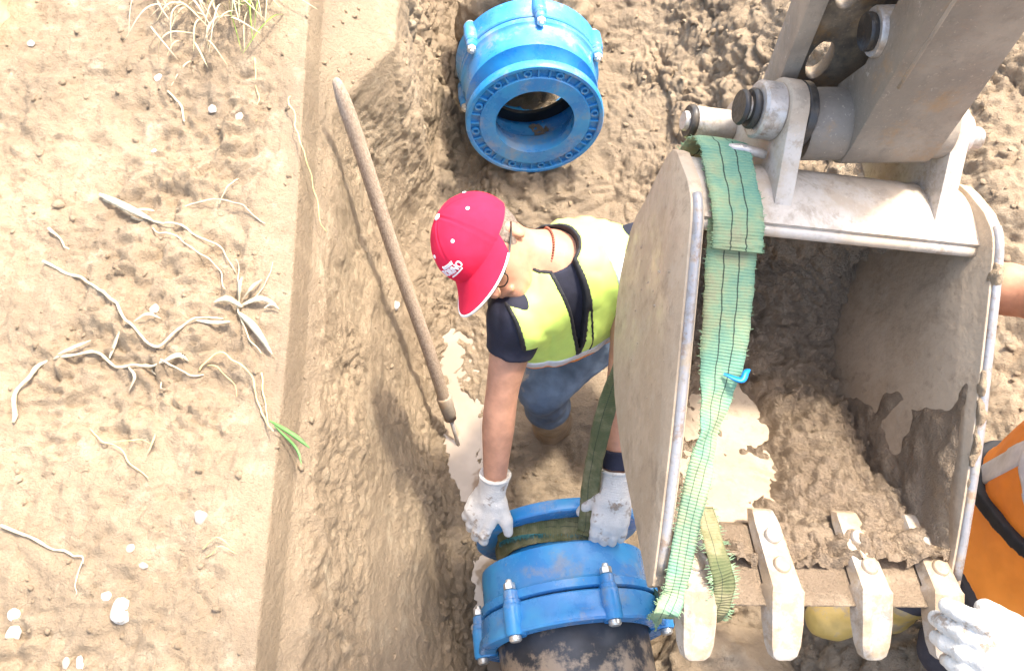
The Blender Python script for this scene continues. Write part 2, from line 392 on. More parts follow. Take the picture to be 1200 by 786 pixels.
def sling_mat(name, a, b, lines):
    m = NM(name); uvn = m.n('ShaderNodeUVMap'); sp = m.n('ShaderNodeSeparateXYZ'); m.t.links.new(uvn.outputs[0], sp.inputs[0])
    u, v = sp.outputs[0], sp.outputs[1]
    n = m.noise(11, 5, 0.65); c = m.mix(m.ramp(n, 0.36, 0.62), a, b)
    rib = m.math('SINE', m.math('MULTIPLY', u, 2 * math.pi / 0.0052))
    c = m.mix(m.ramp(rib, 0.2, 1.0, 0, 0.16), c, tuple(min(1, x * 1.5) for x in b))
    c = m.mix(m.ramp(m.noise(11, 7, 0.74), 0.48, 0.68, 0, 0.7), c, (0.28, 0.245, 0.15))
    for l in lines:
        k = m.math('ABSOLUTE', m.math('SUBTRACT', m.math('ADD', v, m.math('MULTIPLY', m.math('SUBTRACT', n, 0.5), 0.12)), l))
        c = m.mix(m.ramp(k, 0.008, 0.02, 0.85, 0), c, (0.02, 0.03, 0.025))
    return m.out(c, 0.85, normal=m.bump(rib, 0.4, 0.0012, m.bump(m.noise(120, 4), 0.5, 0.003)), spec=0.2)
M_SLING = sling_mat('green sling webbing', (0.125, 0.255, 0.18), (0.24, 0.325, 0.18), (0.36, 0.66))
M_SLINGD = sling_mat('muddy olive sling webbing', (0.085, 0.10, 0.045), (0.18, 0.17, 0.085), (0.4,))
M_FRAY = simple('frayed green yarn', (0.26, 0.38, 0.22), 0.9, 0.3)
M_FRAYD = simple('teal yarn', (0.06, 0.20, 0.20), 0.85, 0.3)
M_BLUEP = simple('blue plastic tie', (0.01, 0.23, 0.55), 0.4, 0.15)
#--PART2
# ================================================================== the ground: bank, cut step, trench wall, trench floor, far slope
def itp(y, xs, vs): return np.interp(y, xs, vs)
def slab_x(y): return itp(y, [-8, 0.105, 0.793, 1.638, 3.5, 9], [-0.46, -0.476, -0.488, -0.531, -0.60, -0.7])
def foot_x(y): return itp(y, [-8, 0.17, 0.6, 1.096, 1.5, 1.8, 2.3, 3.0, 9], [-0.10, -0.141, -0.215, -0.29, -0.30, -0.26, -0.27, -0.32, -0.5])
def floor_z(y): return 0.19 * sstep(1.35, 1.95, y) + 0.75 * sstep(2.15, 3.7, y)
def ground_sheet():
    ys = np.concatenate([np.linspace(-40, -2, 10), np.linspace(-1.6, -0.36, 8), np.arange(-0.3, 3.3, 0.0068), np.linspace(3.4, 5, 12), np.linspace(6, 60, 12)])
    sl = slab_x(ys); ft = foot_x(ys); fz = floor_z(ys); one = np.ones_like(ys)
    shelf = sstep(1.48, 1.86, ys)
    led = sl + 0.05 + 0.15 * shelf
    bankz = 1.05 + 0.03 * sstep(1.0, 2.2, ys)
    rf = itp(ys, [-8, 0.2, 1.1, 1.6, 2.2, 3.0, 9], [0.78, 0.78, 0.72, 0.62, 0.55, 0.55, 0.5])
    lim = lambda z: np.maximum(z, fz + 0.02)
    ctl = [  # x, z, roughness of relief, wetness (step face: set darker than the bank)
        (-40 * one, bankz + 0.02, 0.3, 0), (-1.75 * one, bankz + 0.02, 0.8, 0), (sl - 0.11, bankz + 0.004, 0.72, 0), (sl - 0.035, bankz, 0.16, 0),
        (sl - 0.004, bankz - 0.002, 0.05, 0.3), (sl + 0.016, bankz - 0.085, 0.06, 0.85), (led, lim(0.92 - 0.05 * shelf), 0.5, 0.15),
        (led + (ft - led) * 0.36, lim(0.55 + 0 * ys), 0.75, 0.12), (led + (ft - led) * 0.75, lim(0.24 + 0 * ys), 0.65, 0.3),
        (ft, lim(fz + 0.05), 0.8, 0.55), (ft + 0.07, fz - 0.032, 0.75, 0.8), (ft + 0.24, fz + 0.012, 0.95, 0.85), (0.35 * one, fz + 0.03, 0.9, 0.75),
        (rf, fz + 0.09, 1.1, 0.35), (rf + 0.16, np.maximum(0.38, fz + 0.2), 1.25, 0.1), (rf + 0.5, np.maximum(0.75, fz + 0.28), 1.3, 0), (rf + 1.0, np.maximum(0.98, fz + 0.3), 1.1, 0),
        (3.0 * one, np.maximum(1.08, fz + 0.3), 0.8, 0), (40 * one, 1.1 * one, 0.3, 0)]
    cnt = [5, 178, 16, 8, 26, 26, 56, 60, 34, 18, 40, 30, 56, 30, 66, 70, 30, 8]
    X, Z, Rg, Wt = [], [], [], []
    for i, n in enumerate(cnt):
        a, b = ctl[i], ctl[i + 1]
        for k in range(n + (1 if i == len(cnt) - 1 else 0)):
            t = k / n
            X.append(a[0] + (b[0] - a[0]) * t); Z.append(a[1] + (b[1] - a[1]) * t)
            Rg.append(np.full_like(ys, a[2] + (b[2] - a[2]) * t)); Wt.append(np.full_like(ys, a[3] + (b[3] - a[3]) * t))
    X, Z, Rg, Wt = map(np.array, (X, Z, Rg, Wt)); Y = np.tile(ys, (len(X), 1))
    core = (slice(8, -10), slice(None))
    for _ in range(3):   # soften the section lines a little
        for A in (X, Z):
            A[6:-9] = 0.25 * A[5:-10] + 0.5 * A[6:-9] + 0.25 * A[7:-8]
    ns, ny = X.shape
    P = np.stack([X, Y, Z], -1)
    dS = np.gradient(P, axis=0); dY = np.gradient(P, axis=1); N = np.cross(dS, dY); N /= np.linalg.norm(N, axis=-1)[..., None] + 1e-12
    p = P.reshape(-1, 3); n = N.reshape(-1, 3); rg = Rg.ravel(); wt = Wt.ravel()
    # near the far shelf the surface is planed smooth
    sh = np.exp(-(((p[:, 0] + 0.42) / 0.10) ** 2)) * sstep(1.58, 1.7, p[:, 1]) * sstep(0.8, 0.84, p[:, 2]) * (p[:, 2] < 1.0)
    rg = rg * (1 - 0.75 * sh)
    # long scraped streaks on the trench wall
    wall = np.exp(-(((p[:, 2] - 0.45) / 0.27) ** 2)) * (p[:, 0] < 0.0) * (p[:, 0] > -0.6)
    q = p * np.array([1.0, 0.55, 1.6]); smear = sstep(0.0, 0.35, fbm(q, 3.2, 3, 40)) * wall * sstep(1.5, 0.9, p[:, 1])
    rg = rg * (1 - 0.72 * smear)
    far = sstep(1.3, 1.9, p[:, 1]) * (p[:, 0] > -0.35)
    rg = rg + 0.35 * far
    warp = p + 0.05 * np.stack([fbm(p, 6, 2, 51), fbm(p, 6, 2, 52), fbm(p, 6, 2, 53)], -1)
    d = 0.038 * fbm(p, 3.3, 2, 1)
    f1, f2 = worley(warp, 9.5, 3); clod = np.clip(f2 - f1, 0, 0.45) / 0.45
    g1, g2 = worley(warp, 24, 5); clod2 = np.clip(g2 - g1, 0, 0.4) / 0.4
    patch = sstep(-0.15, 0.3, fbm(p, 2.6, 2, 71))
    bank = p[:, 0] < slab_x(p[:, 1]) - 0.02
    heavy = np.where(bank, 0.22, np.clip((rg - 0.5) / 0.6, 0, 1))
    d = d + heavy * (0.030 * (np.sqrt(clod) - 0.6) * (0.35 + 0.65 * patch) + 0.012 * (np.sqrt(clod2) - 0.5) * (0.3 + 0.7 * patch))
    d = d + 0.016 * fbm(warp, 11, 4, 11, gain=0.6) + 0.013 * fbm(warp, 26, 4, 21, ridged=True, gain=0.62) * (0.45 + 0.55 * patch)
    lite = np.clip(1 - heavy, 0, 1) * np.clip(rg / 0.4, 0, 1)
    d = d + lite * (0.012 * (np.sqrt(clod2) - 0.6) * patch + 0.022 * (sstep(0.1, 0.5, fbm(warp, 7, 3, 33)) - 0.3))
    d = d * np.clip(rg, 0.04, 1.5) + 0.0025 * fbm(p, 55, 2, 81) * np.clip(rg * 2, 0.25, 1)
    pz_ = sstep(-0.04, 0.05, p[:, 0] - foot_x(p[:, 1])) * sstep(0.34, 0.2, p[:, 0] - foot_x(p[:, 1])) * (p[:, 2] < 0.15)
    d = d + pz_ * (0.020 * fbm(warp, 13, 4, 61, gain=0.6) + 0.008 * fbm(warp, 40, 2, 65, ridged=True))
    d = d + bank * np.clip(rg, 0, 1) * (0.030 * (sstep(-0.05, 0.3, fbm(warp, 9, 4, 141, gain=0.6)) - 0.5) * (0.3 + 0.7 * patch) + 0.020 * (sstep(0.0, 0.25, fbm(warp, 21, 3, 145, gain=0.6)) - 0.4) * patch + 0.010 * fbm(warp, 40, 3, 151, ridged=True, gain=0.6))
    small = (np.abs(p[:, 0]) < 4) & (p[:, 1] < 6)
    p2 = p + n * d[:, None] * small[:, None]
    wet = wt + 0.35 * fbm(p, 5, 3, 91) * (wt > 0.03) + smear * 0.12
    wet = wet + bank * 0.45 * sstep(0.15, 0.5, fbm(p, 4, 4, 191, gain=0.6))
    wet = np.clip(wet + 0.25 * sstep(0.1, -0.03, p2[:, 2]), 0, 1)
    i = np.arange(ns - 1)[:, None] * ny + np.arange(ny - 1)[None]
    F = np.stack([i, i + ny, i + ny + 1, i + 1], -1).reshape(-1, 4)
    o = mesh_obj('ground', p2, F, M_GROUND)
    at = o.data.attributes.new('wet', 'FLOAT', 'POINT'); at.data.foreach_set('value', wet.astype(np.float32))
    o['kind'] = 'structure'
    o['label'] = 'muddy bank and dug trench in tan clay soil'
    tri = p2.astype(float)
    return o, BVHTree.FromPolygons(tri.tolist(), F.tolist(), all_triangles=False)
GROUND, BVH = ground_sheet()
def gz(x, y, top=2.0):
    h = BVH.ray_cast(Vector((x, y, top)), Vector((0, 0, -1)))
    return h[0].z if h[0] else 0.0
def ghit(x, y, top=2.0):
    h = BVH.ray_cast(Vector((x, y, top)), Vector((0, 0, -1)))
    return (h[0], h[1]) if h[0] else (Vector((x, y, 0)), Vector((0, 0, 1)))

# crumbs of soil lying loose over the ground: nobody could count them
def crumbs():
    ico = bmesh.new(); bmesh.ops.create_icosphere(ico, subdivisions=1, radius=1); iv = np.array([v.co[:] for v in ico.verts]); fi = np.array([[v.index for v in f.verts] for f in ico.faces]); ico.free()
    rng = np.random.default_rng(5); Vs, Fs = [], []; k = 0
    for _ in range(11000):
        x = rng.uniform(-1.5, 1.6); y = rng.uniform(-0.1, 3.1)
        dens = 0.5 if x < -0.5 else (1.0 if (y > 1.3 or x > 0.6) else 0.5)
        if rng.random() > dens: continue
        loc, nr = ghit(x, y)
        if loc.z < 0.0 or nr.z < 0.25: continue
        r = 0.0015 + 0.008 * rng.random() ** 6 + (0.014 * rng.random() ** 7 if x > 0.5 else 0)
        s = rng.uniform(0.6, 1.3, 3) * r; v = iv * (1 + 0.32 * rng.standard_normal((len(iv), 1))) * s
        a = rng.uniform(0, 6.28); c, sn = math.cos(a), math.sin(a); v = v @ np.array([[c, -sn, 0], [sn, c, 0], [0, 0, 1]])
        Vs.append(v + np.array(loc) + np.array([0, 0, r * 0.1])); Fs.append(fi + k); k += len(iv)
    o = mesh_obj('soil_crumbs', np.concatenate(Vs), np.concatenate(Fs), M_CLOD, smooth=False); o['kind'] = 'stuff'
    tag(o, 'loose crumbs of tan soil scattered over bank and trench', 'soil')
crumbs()

# puddles along the foot of the trench wall (flat water; the mud around it gives the outline)
for (x, y, rx, ry, z, lab) in ((-0.225, 1.05, 0.24, 0.27, -0.021, 'pale muddy puddle by the foot of the wooden handle'), (-0.15, 0.70, 0.24, 0.17, -0.019, 'muddy puddle left of the bare forearm'),
                          (-0.09, 0.40, 0.22, 0.17, -0.019, 'narrow muddy puddle below the gloved hand and flange'), (-0.06, 0.13, 0.20, 0.14, -0.019, 'muddy puddle beside the rim of the near coupling')):
    n = 60; V = [(x, y, z)] + [(x + rx * math.cos(2 * math.pi * k / n), y + ry * math.sin(2 * math.pi * k / n), z) for k in range(n)]
    o = mesh_obj('puddle', V, [(0, 1 + k, 1 + (k + 1) % n) for k in range(n)], M_WATER); o['kind'] = 'structure'; o['label'] = lab

# ================================================================== pebbles on the bank
def pebble(x, y, r, lab, mat, seed, flat=0.6, sq=0.0):
    rng = np.random.default_rng(seed); ax = rng.uniform(0.8, 1.25, 3) * r; ax[2] *= flat
    bm = bmesh.new(); bmesh.ops.create_icosphere(bm, subdivisions=3, radius=1)
    v = np.array([q.co[:] for q in bm.verts]); nn = fbm(v + seed * 3.7, 1.3, 2, seed)
    v = v / (np.sum(np.abs(v) ** (2 + sq), 1) ** (1 / (2 + sq)))[:, None] * (1 + 0.22 * nn[:, None])
    for _ in range(9):
        pn_ = rng.standard_normal(3); pn_ /= np.linalg.norm(pn_); ex = np.maximum(v @ pn_ - rng.uniform(0.62, 0.9), 0); v = v - np.outer(ex, pn_) * 0.9
    a = rng.uniform(0, 6.28); Rm = np.array(Matrix.Rotation(a, 3, 'Z') @ Matrix.Rotation(rng.uniform(-0.3, 0.3), 3, 'X'))
    v = (v * ax) @ Rm.T
    for q, w in zip(bm.verts, v): q.co = w
    o = bm_obj('pebble', bm, mat, smooth=True)
    loc, nr = ghit(x, y); o.location = loc + Vector((0, 0, ax[2] * 0.34))
    return tag(o, lab, 'stone', 'pebbles on the bank')
PEB = [  # x, y, size, label, kind, squareness
    (-0.745, 0.212, 0.023, 'largest white stone on the bank, near the cut step', 0, 2.0),
    (-0.949, 0.204, 0.013, 'white pebble at the left edge, upper of a pair', 0, 0.5), (-0.943, 0.172, 0.013, 'white pebble at the left edge, lower of a pair', 0, 0.4),
    (-0.806, 0.120, 0.011, 'white oblong pebble low on the bank below the biggest white stone', 0, 0.6), (-0.83, 0.118, 0.009, 'thin grey chip beside the oblong pebble at the bottom', 1, 0),
    (-0.775, 0.237, 0.009, 'pale small pebble just left of the biggest white stone', 0, 0.2), (-1.215, 1.075, 0.026, 'blunt pale stone at the left edge, halfway up the bank', 0, 1.0),
    (-0.905, 1.52, 0.012, 'white pebble below the dry grass, leftmost of its row', 0, 0.4), (-0.75, 1.42, 0.013, 'white pebble below the grass tuft, middle of its row', 0, 0.5),
    (-0.675, 1.385, 0.012, 'mottled pebble nearest the grass tuft and cut step', 1, 0.5), (-0.88, 1.295, 0.008, 'small white pebble alone in the middle of the upper bank', 0, 0.3),
    (-0.36, 1.20, 0.014, 'white pebble on the trench wall beside the wooden handle', 0, 0.3), (-0.80, 0.86, 0.011, 'grey pebble beside the long bleached stem', 1, 0.3),
    (-0.715, 0.295, 0.008, 'small grey pebble right above the biggest white stone', 1, 0.3), (-0.75, 0.33, 0.010, 'flat grey brown pebble under a ridge of soil low on the bank', 1, 0.3),
    (-0.62, 0.39, 0.012, 'rounded tan pebble close to the cut step', 1, 0.4), (-1.23, 1.60, 0.009, 'slim white pebble near the pale block', 0, 0.2)]
for i, (x, y, r, lab, k, sq) in enumerate(PEB): pebble(x, y, r, lab, (M_STONE, M_STONEB)[k], 211 + i * 3, 0.6, sq)

# pale block at the top left corner
bm = bmesh.new(); bmesh.ops.create_cube(bm, size=1)
bmesh.ops.subdivide_edges(bm, edges=bm.edges, cuts=11, use_grid_fill=True)
for v in bm.verts: v.co = Vector((v.co.x * 0.16, v.co.y * 0.42, v.co.z * 0.16))
vv = np.array([v.co[:] for v in bm.verts]); dd = 0.028 * fbm(vv, 9, 4, 61, gain=0.6) - 0.10 * np.clip(np.abs(vv[:, 0] / 0.08) + np.abs(vv[:, 1] / 0.21) + np.abs(vv[:, 2] / 0.08) - 2.2, 0, 1)
for v, d in zip(bm.verts, dd): v.co += v.co.normalized() * d
o = bm_obj('stone_block', bm, M_BLOCK, smooth=True); o.location = (-1.405, 1.72, 1.09); o.rotation_euler = (0, 0.1, R(-6))
tag(o, 'pale rough sandstone block at the upper left corner of the bank', 'block')

# ================================================================== dry stems, leaves and grass on the bank
def on_bank(pts, lift=0.008):
    return [(x, y, gz(x, y) + lift + (p[0] if p else 0)) for x, y, *p in pts]
def blade_mesh(pts, w, up=(0, 0, 1), fold=0.25):
    P = catmull(pts, 6); m = len(P); T = np.gradient(P, axis=0); T /= np.linalg.norm(T, axis=1)[:, None]
    V, F = [], []
    for i in range(m):
        t = i / (m - 1); ww = w * (math.sin(math.pi * (0.08 + 0.9 * t)) ** 0.7); s = np.cross(T[i], up); s /= np.linalg.norm(s) + 1e-9; nn = np.cross(s, T[i])
        for a, h in ((-1, fold), (0, 0), (1, fold), (0, -0.12)): V.append(P[i] + s * a * ww + nn * h * ww)
    for i in range(m - 1):
        for k in range(4): F.append((i * 4 + k, i * 4 + (k + 1) % 4, i * 4 + 4 + (k + 1) % 4, i * 4 + 4 + k))
    return np.array(V), F
def join(parts):
    V, F, k = [], [], 0
    for v, f in parts:
        V.append(np.asarray(v)); F += [tuple(i + k for i in q) for q in f]; k += len(v)
    return np.concatenate(V), F
def dry_plant(label, stems, leaves, mat=M_STRAW, lmat=None, cat='plant', name='dry_stem'):
    base = on_bank([stems[0][0][0]])[0]
    t = thing(name, label, cat, base, 'dry stems lying on the bank')
    for pts, r0, r1 in stems:
        P = catmull(on_bank(pts), 8)
        wob = np.stack([fbm(P, 22, 2, 7), fbm(P, 22, 2, 8), 0.5 * fbm(P, 22, 2, 9)], -1) * 0.012
        under(t, mesh_obj('stalk', *tube(P + wob, 0.7 * np.linspace(r0, r1, len(P)) * (1 + 0.45 * fbm(P, 55, 2, 3)), 7), mat))
    for pts, w in leaves:
        under(t, mesh_obj('leaf', *blade_mesh(on_bank(pts, 0.010), w * 0.62), lmat or mat))
    return t
dry_plant('long bleached stem bent at its right end across the middle of the bank',
    [([(-1.06, 0.975), (-0.98, 0.93), (-0.90, 0.88), (-0.83, 0.81), (-0.765, 0.755), (-0.72, 0.80), (-0.685, 0.83), (-0.64, 0.825)], 0.0055, 0.003)],
    [([(-0.83, 0.82), (-0.80, 0.835, 0.01), (-0.775, 0.83)], 0.006)])
dry_plant('thick white stem curving to the left edge with side shoots',
    [([(-1.04, 0.58), (-1.04, 0.66), (-1.01, 0.715), (-0.96, 0.735), (-0.90, 0.745), (-0.86, 0.715), (-0.80, 0.71), (-0.745, 0.715)], 0.0065, 0.004),
     ([(-0.75, 0.715), (-0.70, 0.70), (-0.66, 0.70)], 0.003, 0.002), ([(-0.78, 0.71), (-0.76, 0.68), (-0.735, 0.66)], 0.003, 0.0015)],
    [([(-0.87, 0.735), (-0.86, 0.765, 0.012), (-0.85, 0.79)], 0.008), ([(-0.82, 0.71), (-0.80, 0.685, 0.01), (-0.815, 0.66)], 0.006), ([(-0.745, 0.72), (-0.715, 0.735, 0.01), (-0.70, 0.73)], 0.010), ([(-0.97, 0.735), (-0.94, 0.755, 0.008), (-0.91, 0.77)], 0.007)])
dry_plant('broad split white leaf stem slanting down to the leafy clump',
    [([(-0.975, 1.155), (-0.90, 1.115), (-0.83, 1.06), (-0.74, 1.01), (-0.67, 0.955), (-0.635, 0.90)], 0.003, 0.002),
     ([(-0.90, 1.11), (-0.83, 1.085), (-0.73, 1.045), (-0.665, 1.0), (-0.635, 0.95)], 0.004, 0.002)],
    [([(-0.985, 1.165), (-0.91, 1.125, 0.015), (-0.83, 1.075)], 0.016), ([(-0.905, 1.13), (-0.87, 1.125, 0.01), (-0.845, 1.12)], 0.006)])
dry_plant('pale leafy weed clump hanging over the cut step',
    [([(-0.61, 0.87), (-0.60, 0.83), (-0.57, 0.78), (-0.54, 0.74)], 0.003, 0.002), ([(-0.61, 0.87), (-0.615, 0.93), (-0.63, 0.985)], 0.002, 0.001), ([(-0.60, 0.87), (-0.56, 0.915), (-0.545, 0.98)], 0.002, 0.001)],
    [([(-0.60, 0.86), (-0.63, 0.87, 0.012), (-0.66, 0.865)], 0.012), ([(-0.60, 0.865), (-0.56, 0.875, 0.012), (-0.525, 0.865)], 0.011), ([(-0.605, 0.845), (-0.56, 0.80, 0.014), (-0.52, 0.745)], 0.013),
     ([(-0.61, 0.87), (-0.605, 0.905, 0.015), (-0.61, 0.935)], 0.008), ([(-0.60, 0.88), (-0.575, 0.90, 0.02), (-0.565, 0.93)], 0.007), ([(-0.62, 0.82), (-0.655, 0.815, 0.01), (-0.70, 0.825)], 0.008), ([(-0.55, 0.855), (-0.53, 0.86, 0.01), (-0.515, 0.85)], 0.006)])
dry_plant('arched straw stems trailing over the cut step into a green tip',
    [([(-0.67, 0.71), (-0.63, 0.735, 0.02), (-0.585, 0.72, 0.02), (-0.55, 0.675, 0.01), (-0.525, 0.61), (-0.49, 0.565, 0.03)], 0.0032, 0.002), ([(-0.655, 0.72), (-0.62, 0.70, 0.01), (-0.585, 0.65)], 0.002, 0.001), ([(-0.54, 0.70), (-0.52, 0.63), (-0.50, 0.575, 0.02)], 0.0025, 0.0015)],
    [([(-0.50, 0.585, 0.02), (-0.46, 0.57, 0.06), (-0.43, 0.55, 0.08)], 0.008), ([(-0.49, 0.575, 0.02), (-0.455, 0.545, 0.06), (-0.44, 0.51, 0.07)], 0.005)], M_STRAWY, M_LEAF)
dry_plant('thin yellow stem with a short fork low on the bank', [([(-0.88, 0.575), (-0.83, 0.545), (-0.775, 0.505), (-0.735, 0.465)], 0.0022, 0.0018), ([(-0.83, 0.545), (-0.78, 0.545), (-0.74, 0.545)], 0.0015, 0.001)], [([(-0.745, 0.52), (-0.735, 0.545, 0.006), (-0.735, 0.56)], 0.004)], M_STRAWY)
dry_plant('straight pale straw at the lower left ending in a drooping tip', [([(-1.01, 0.375), (-0.93, 0.345), (-0.845, 0.31), (-0.825, 0.295)], 0.005, 0.002), ([(-0.83, 0.30), (-0.828, 0.265), (-0.83, 0.24)], 0.002, 0.001)], [])
dry_plant('long straw arching over the bank beside the upper end of the cut step', [([(-0.79, 1.115), (-0.72, 1.135, 0.01), (-0.65, 1.12, 0.015), (-0.575, 1.07)], 0.0032, 0.002), ([(-0.69, 1.13), (-0.67, 1.17, 0.01), (-0.655, 1.21)], 0.0025, 0.0015)], [])
dry_plant('thin bent twig lying across the cut step near the handle top', [([(-0.555, 1.44, 0.01), (-0.535, 1.36, 0.02), (-0.50, 1.27, 0.08), (-0.475, 1.19, 0.06), (-0.455, 1.11, 0.05)], 0.0028, 0.0016)], [], M_STRAWY)
dry_plant('short white stalk below the grass tuft', [([(-0.86, 1.46), (-0.83, 1.42), (-0.81, 1.37)], 0.005, 0.003)], [])
dry_plant('small yellow curled blades on the lower edge of the bank', [([(-0.61, 0.33), (-0.575, 0.345, 0.012), (-0.54, 0.325)], 0.0018, 0.001), ([(-0.60, 0.31), (-0.57, 0.33, 0.012), (-0.535, 0.32)], 0.0018, 0.001)], [], M_STRAWY)
dry_plant('lone straw chip left of the split white leaf', [([(-1.08, 1.06), (-1.045, 1.03), (-1.01, 1.0)], 0.005, 0.002)], [])
dry_plant('straw stalk under the grass tuft pointing to the handle', [([(-0.66, 1.56), (-0.645, 1.47), (-0.63, 1.37)], 0.0025, 0.0015)], [], M_STRAWY)

def tuft(label, cx, cy, n, spread, lmin, lmax, mats, seed, lean, loc_n):
    rng = np.random.default_rng(seed); t = thing('grass_tuft', label, 'grass tuft', (cx, cy, gz(cx, cy)), 'grass tufts')
    for nm, mat, frac, ln in mats:
        parts = []
        for _ in range(int(n * frac)):
            x = cx + rng.normal(0, spread[0]); y = cy + rng.normal(0, spread[1]); z = gz(x, y); L = rng.uniform(lmin, lmax) * ln
            a = rng.normal(lean, 1.0); h = rng.uniform(0.15, 0.75); b = rng.uniform(-0.5, 0.5)
            P = [(x, y, z - 0.005)]
            for s in (0.33, 0.66, 1.0):
                P.append((x + L * s * math.cos(a + b * s) * (0.5 + 0.5 * s), y + L * s * math.sin(a + b * s) * (0.5 + 0.5 * s), max(z + 0.003, z + L * h * math.sin(s * 2.4))))
            parts.append(blade_mesh(P, rng.uniform(0.0014, 0.0032)))
        under(t, mesh_obj(nm, *join(parts), mat))
    return t
tuft('half green and half dry grass tuft at the top of the bank', -0.70, 1.82, 60, (0.05, 0.04), 0.08, 0.21, [('green_blades', M_GRASS, 0.34, 1.0), ('dry_blades', M_DRYG, 0.66, 1.0)], 3, -1.4, 0)
tuft('tangled bleached dead grass left of the green tuft', -0.84, 1.72, 48, (0.08, 0.06), 0.06, 0.17, [('dry_blades', M_DRYG, 0.55, 1.0), ('bleached_blades', M_STRAW, 0.45, 1.2)], 4, -1.2, 0)
tuft('small dry grass wisps on soil beside the far coupling', -0.05, 2.42, 26, (0.05, 0.03), 0.05, 0.12, [('dry_blades', M_DRYG, 1.0, 1.0)], 5, -1.5, 0)
# ================================================================== pipe couplings (flange adaptors) and pipe
def coupling(name, label, origin, yaw, pitch, roll):
    """local +Y runs from the flange face (y=0) back to the clamping ring"""
    t = thing(name, label, 'pipe coupling', origin, 'blue flange couplings')
    t.rotation_euler = (Matrix.Rotation(yaw, 3, 'Z') @ Matrix.Rotation(pitch, 3, 'X') @ Matrix.Rotation(roll, 3, 'Y')).to_euler()
    fl = lathe_obj('flange', [(0.134, 0.0), (0.186, 0.0), (0.189, 0.003), (0.189, 0.013), (0.218, 0.013), (0.218, 0.003), (0.221, 0.0), (0.231, 0.0), (0.235, 0.005), (0.235, 0.030), (0.231, 0.034), (0.19, 0.036), (0.134, 0.036)], M_BLUE, t, 96)
    hole = None; rib = None
    for k in range(12):
        a = 2 * math.pi * (k + 0.5) / 12
        for which, ang in (('bolt_hole', a), ('rib', a + 0.17), ('rib', a - 0.17)):
            if which == 'bolt_hole':
                if hole is None:
                    hole = lathe_obj('bolt_hole', [(0.0085, 0.002), (0.0135, 0.002), (0.0145, 0.004), (0.0145, 0.016), (0.0005, 0.016), (0.0005, 0.0128), (0.0085, 0.0128)], M_BLUE, fl, 16); o = hole
                else:
                    o = hole.copy(); COL.objects.link(o)
                o.location = (0.2035 * math.cos(ang), 0, 0.2035 * math.sin(ang))
            else:
                if rib is None:
                    bm = bmesh.new(); bmesh.ops.create_cube(bm, size=1)
                    for v in bm.verts: v.co = Vector((v.co.x * 0.030, v.co.y * 0.012 + 0.0085, v.co.z * 0.006))
                    rib = bm_obj('rib', bm, M_BLUE, fl, bevel=0.0015); o = rib
                else:
                    o = rib.copy(); COL.objects.link(o)
                o.location = (0.2035 * math.cos(ang), 0, 0.2035 * math.sin(ang)); o.rotation_euler = (0, -ang, 0)
    lathe_obj('body', [(0.144, 0.034), (0.168, 0.034), (0.162, 0.045), (0.163, 0.082), (0.175, 0.098), (0.220, 0.116), (0.228, 0.118), (0.230, 0.128), (0.232, 0.205), (0.237, 0.212), (0.243, 0.216), (0.243, 0.236), (0.236, 0.240), (0.207, 0.240), (0.205, 0.13), (0.155, 0.105), (0.144, 0.09)], M_BLUE, t, 96)
    lathe_obj('gasket', [(0.165, 0.236), (0.222, 0.236), (0.222, 0.252), (0.165, 0.252)], M_RUBBER, t, 64)
    lathe_obj('clamp_ring', [(0.206, 0.248), (0.240, 0.246), (0.244, 0.250), (0.247, 0.290), (0.254, 0.300), (0.258, 0.318), (0.254, 0.324), (0.212, 0.324), (0.206, 0.31)], M_BLUE, t, 96)
    lug = None
    for k in range(6):
        a = math.pi / 2 + k * math.pi / 3
        if lug is None:
            Vs = []
            prof = [(0.0, 0.214), (0.014, 0.214), (0.018, 0.218), (0.018, 0.238), (0.0205, 0.240), (0.0205, 0.250), (0.0225, 0.252), (0.0235, 0.26), (0.0235, 0.322), (0.021, 0.328), (0.0, 0.328)]
            V, F = lathe(prof[:-1] + [(0.0005, 0.328)], 24)
            V = V * np.array([1, 1, 1]); V[:, 0] = np.where(V[:, 0] < 0, V[:, 0] * 1.9, V[:, 0])
            bm = bmesh.new(); vs = [bm.verts.new(v) for v in V]
            for f in F:
                try: bm.faces.new([vs[i] for i in f])
                except ValueError: pass
            lug = bm_obj('lug', bm, M_BLUE, t, smooth=True)
            nut = lathe_obj('nut', [(0.0005, 0.196), (0.014, 0.196), (0.0155, 0.199), (0.0155, 0.2125), (0.0005, 0.2125)], M_BOLT, lug, 6)
            shank = lathe_obj('bolt_end', [(0.0005, 0.187), (0.007, 0.187), (0.0085, 0.190), (0.0085, 0.1955), (0.0005, 0.1955)], M_BOLT, lug, 14)
            head = lathe_obj('bolt_head', [(0.0005, 0.329), (0.016, 0.329), (0.0165, 0.339), (0.012, 0.343), (0.0005, 0.343)], M_BOLT, lug, 16)
            o = lug
        else:
            o = lug.copy(); COL.objects.link(o)
            for c in (nut, shank, head):
                d = c.copy(); COL.objects.link(d); d.parent = o
        o.location = (0.252 * math.cos(a), 0, 0.252 * math.sin(a)); o.rotation_euler = (0, -a, 0)
    return t
# far coupling, open flange facing the viewer
coupling('pipe_coupling', 'loose blue pipe coupling lying on the far mud with its open flange showing', (0.078, 1.872, 0.435), R(4), R(-9), R(8))
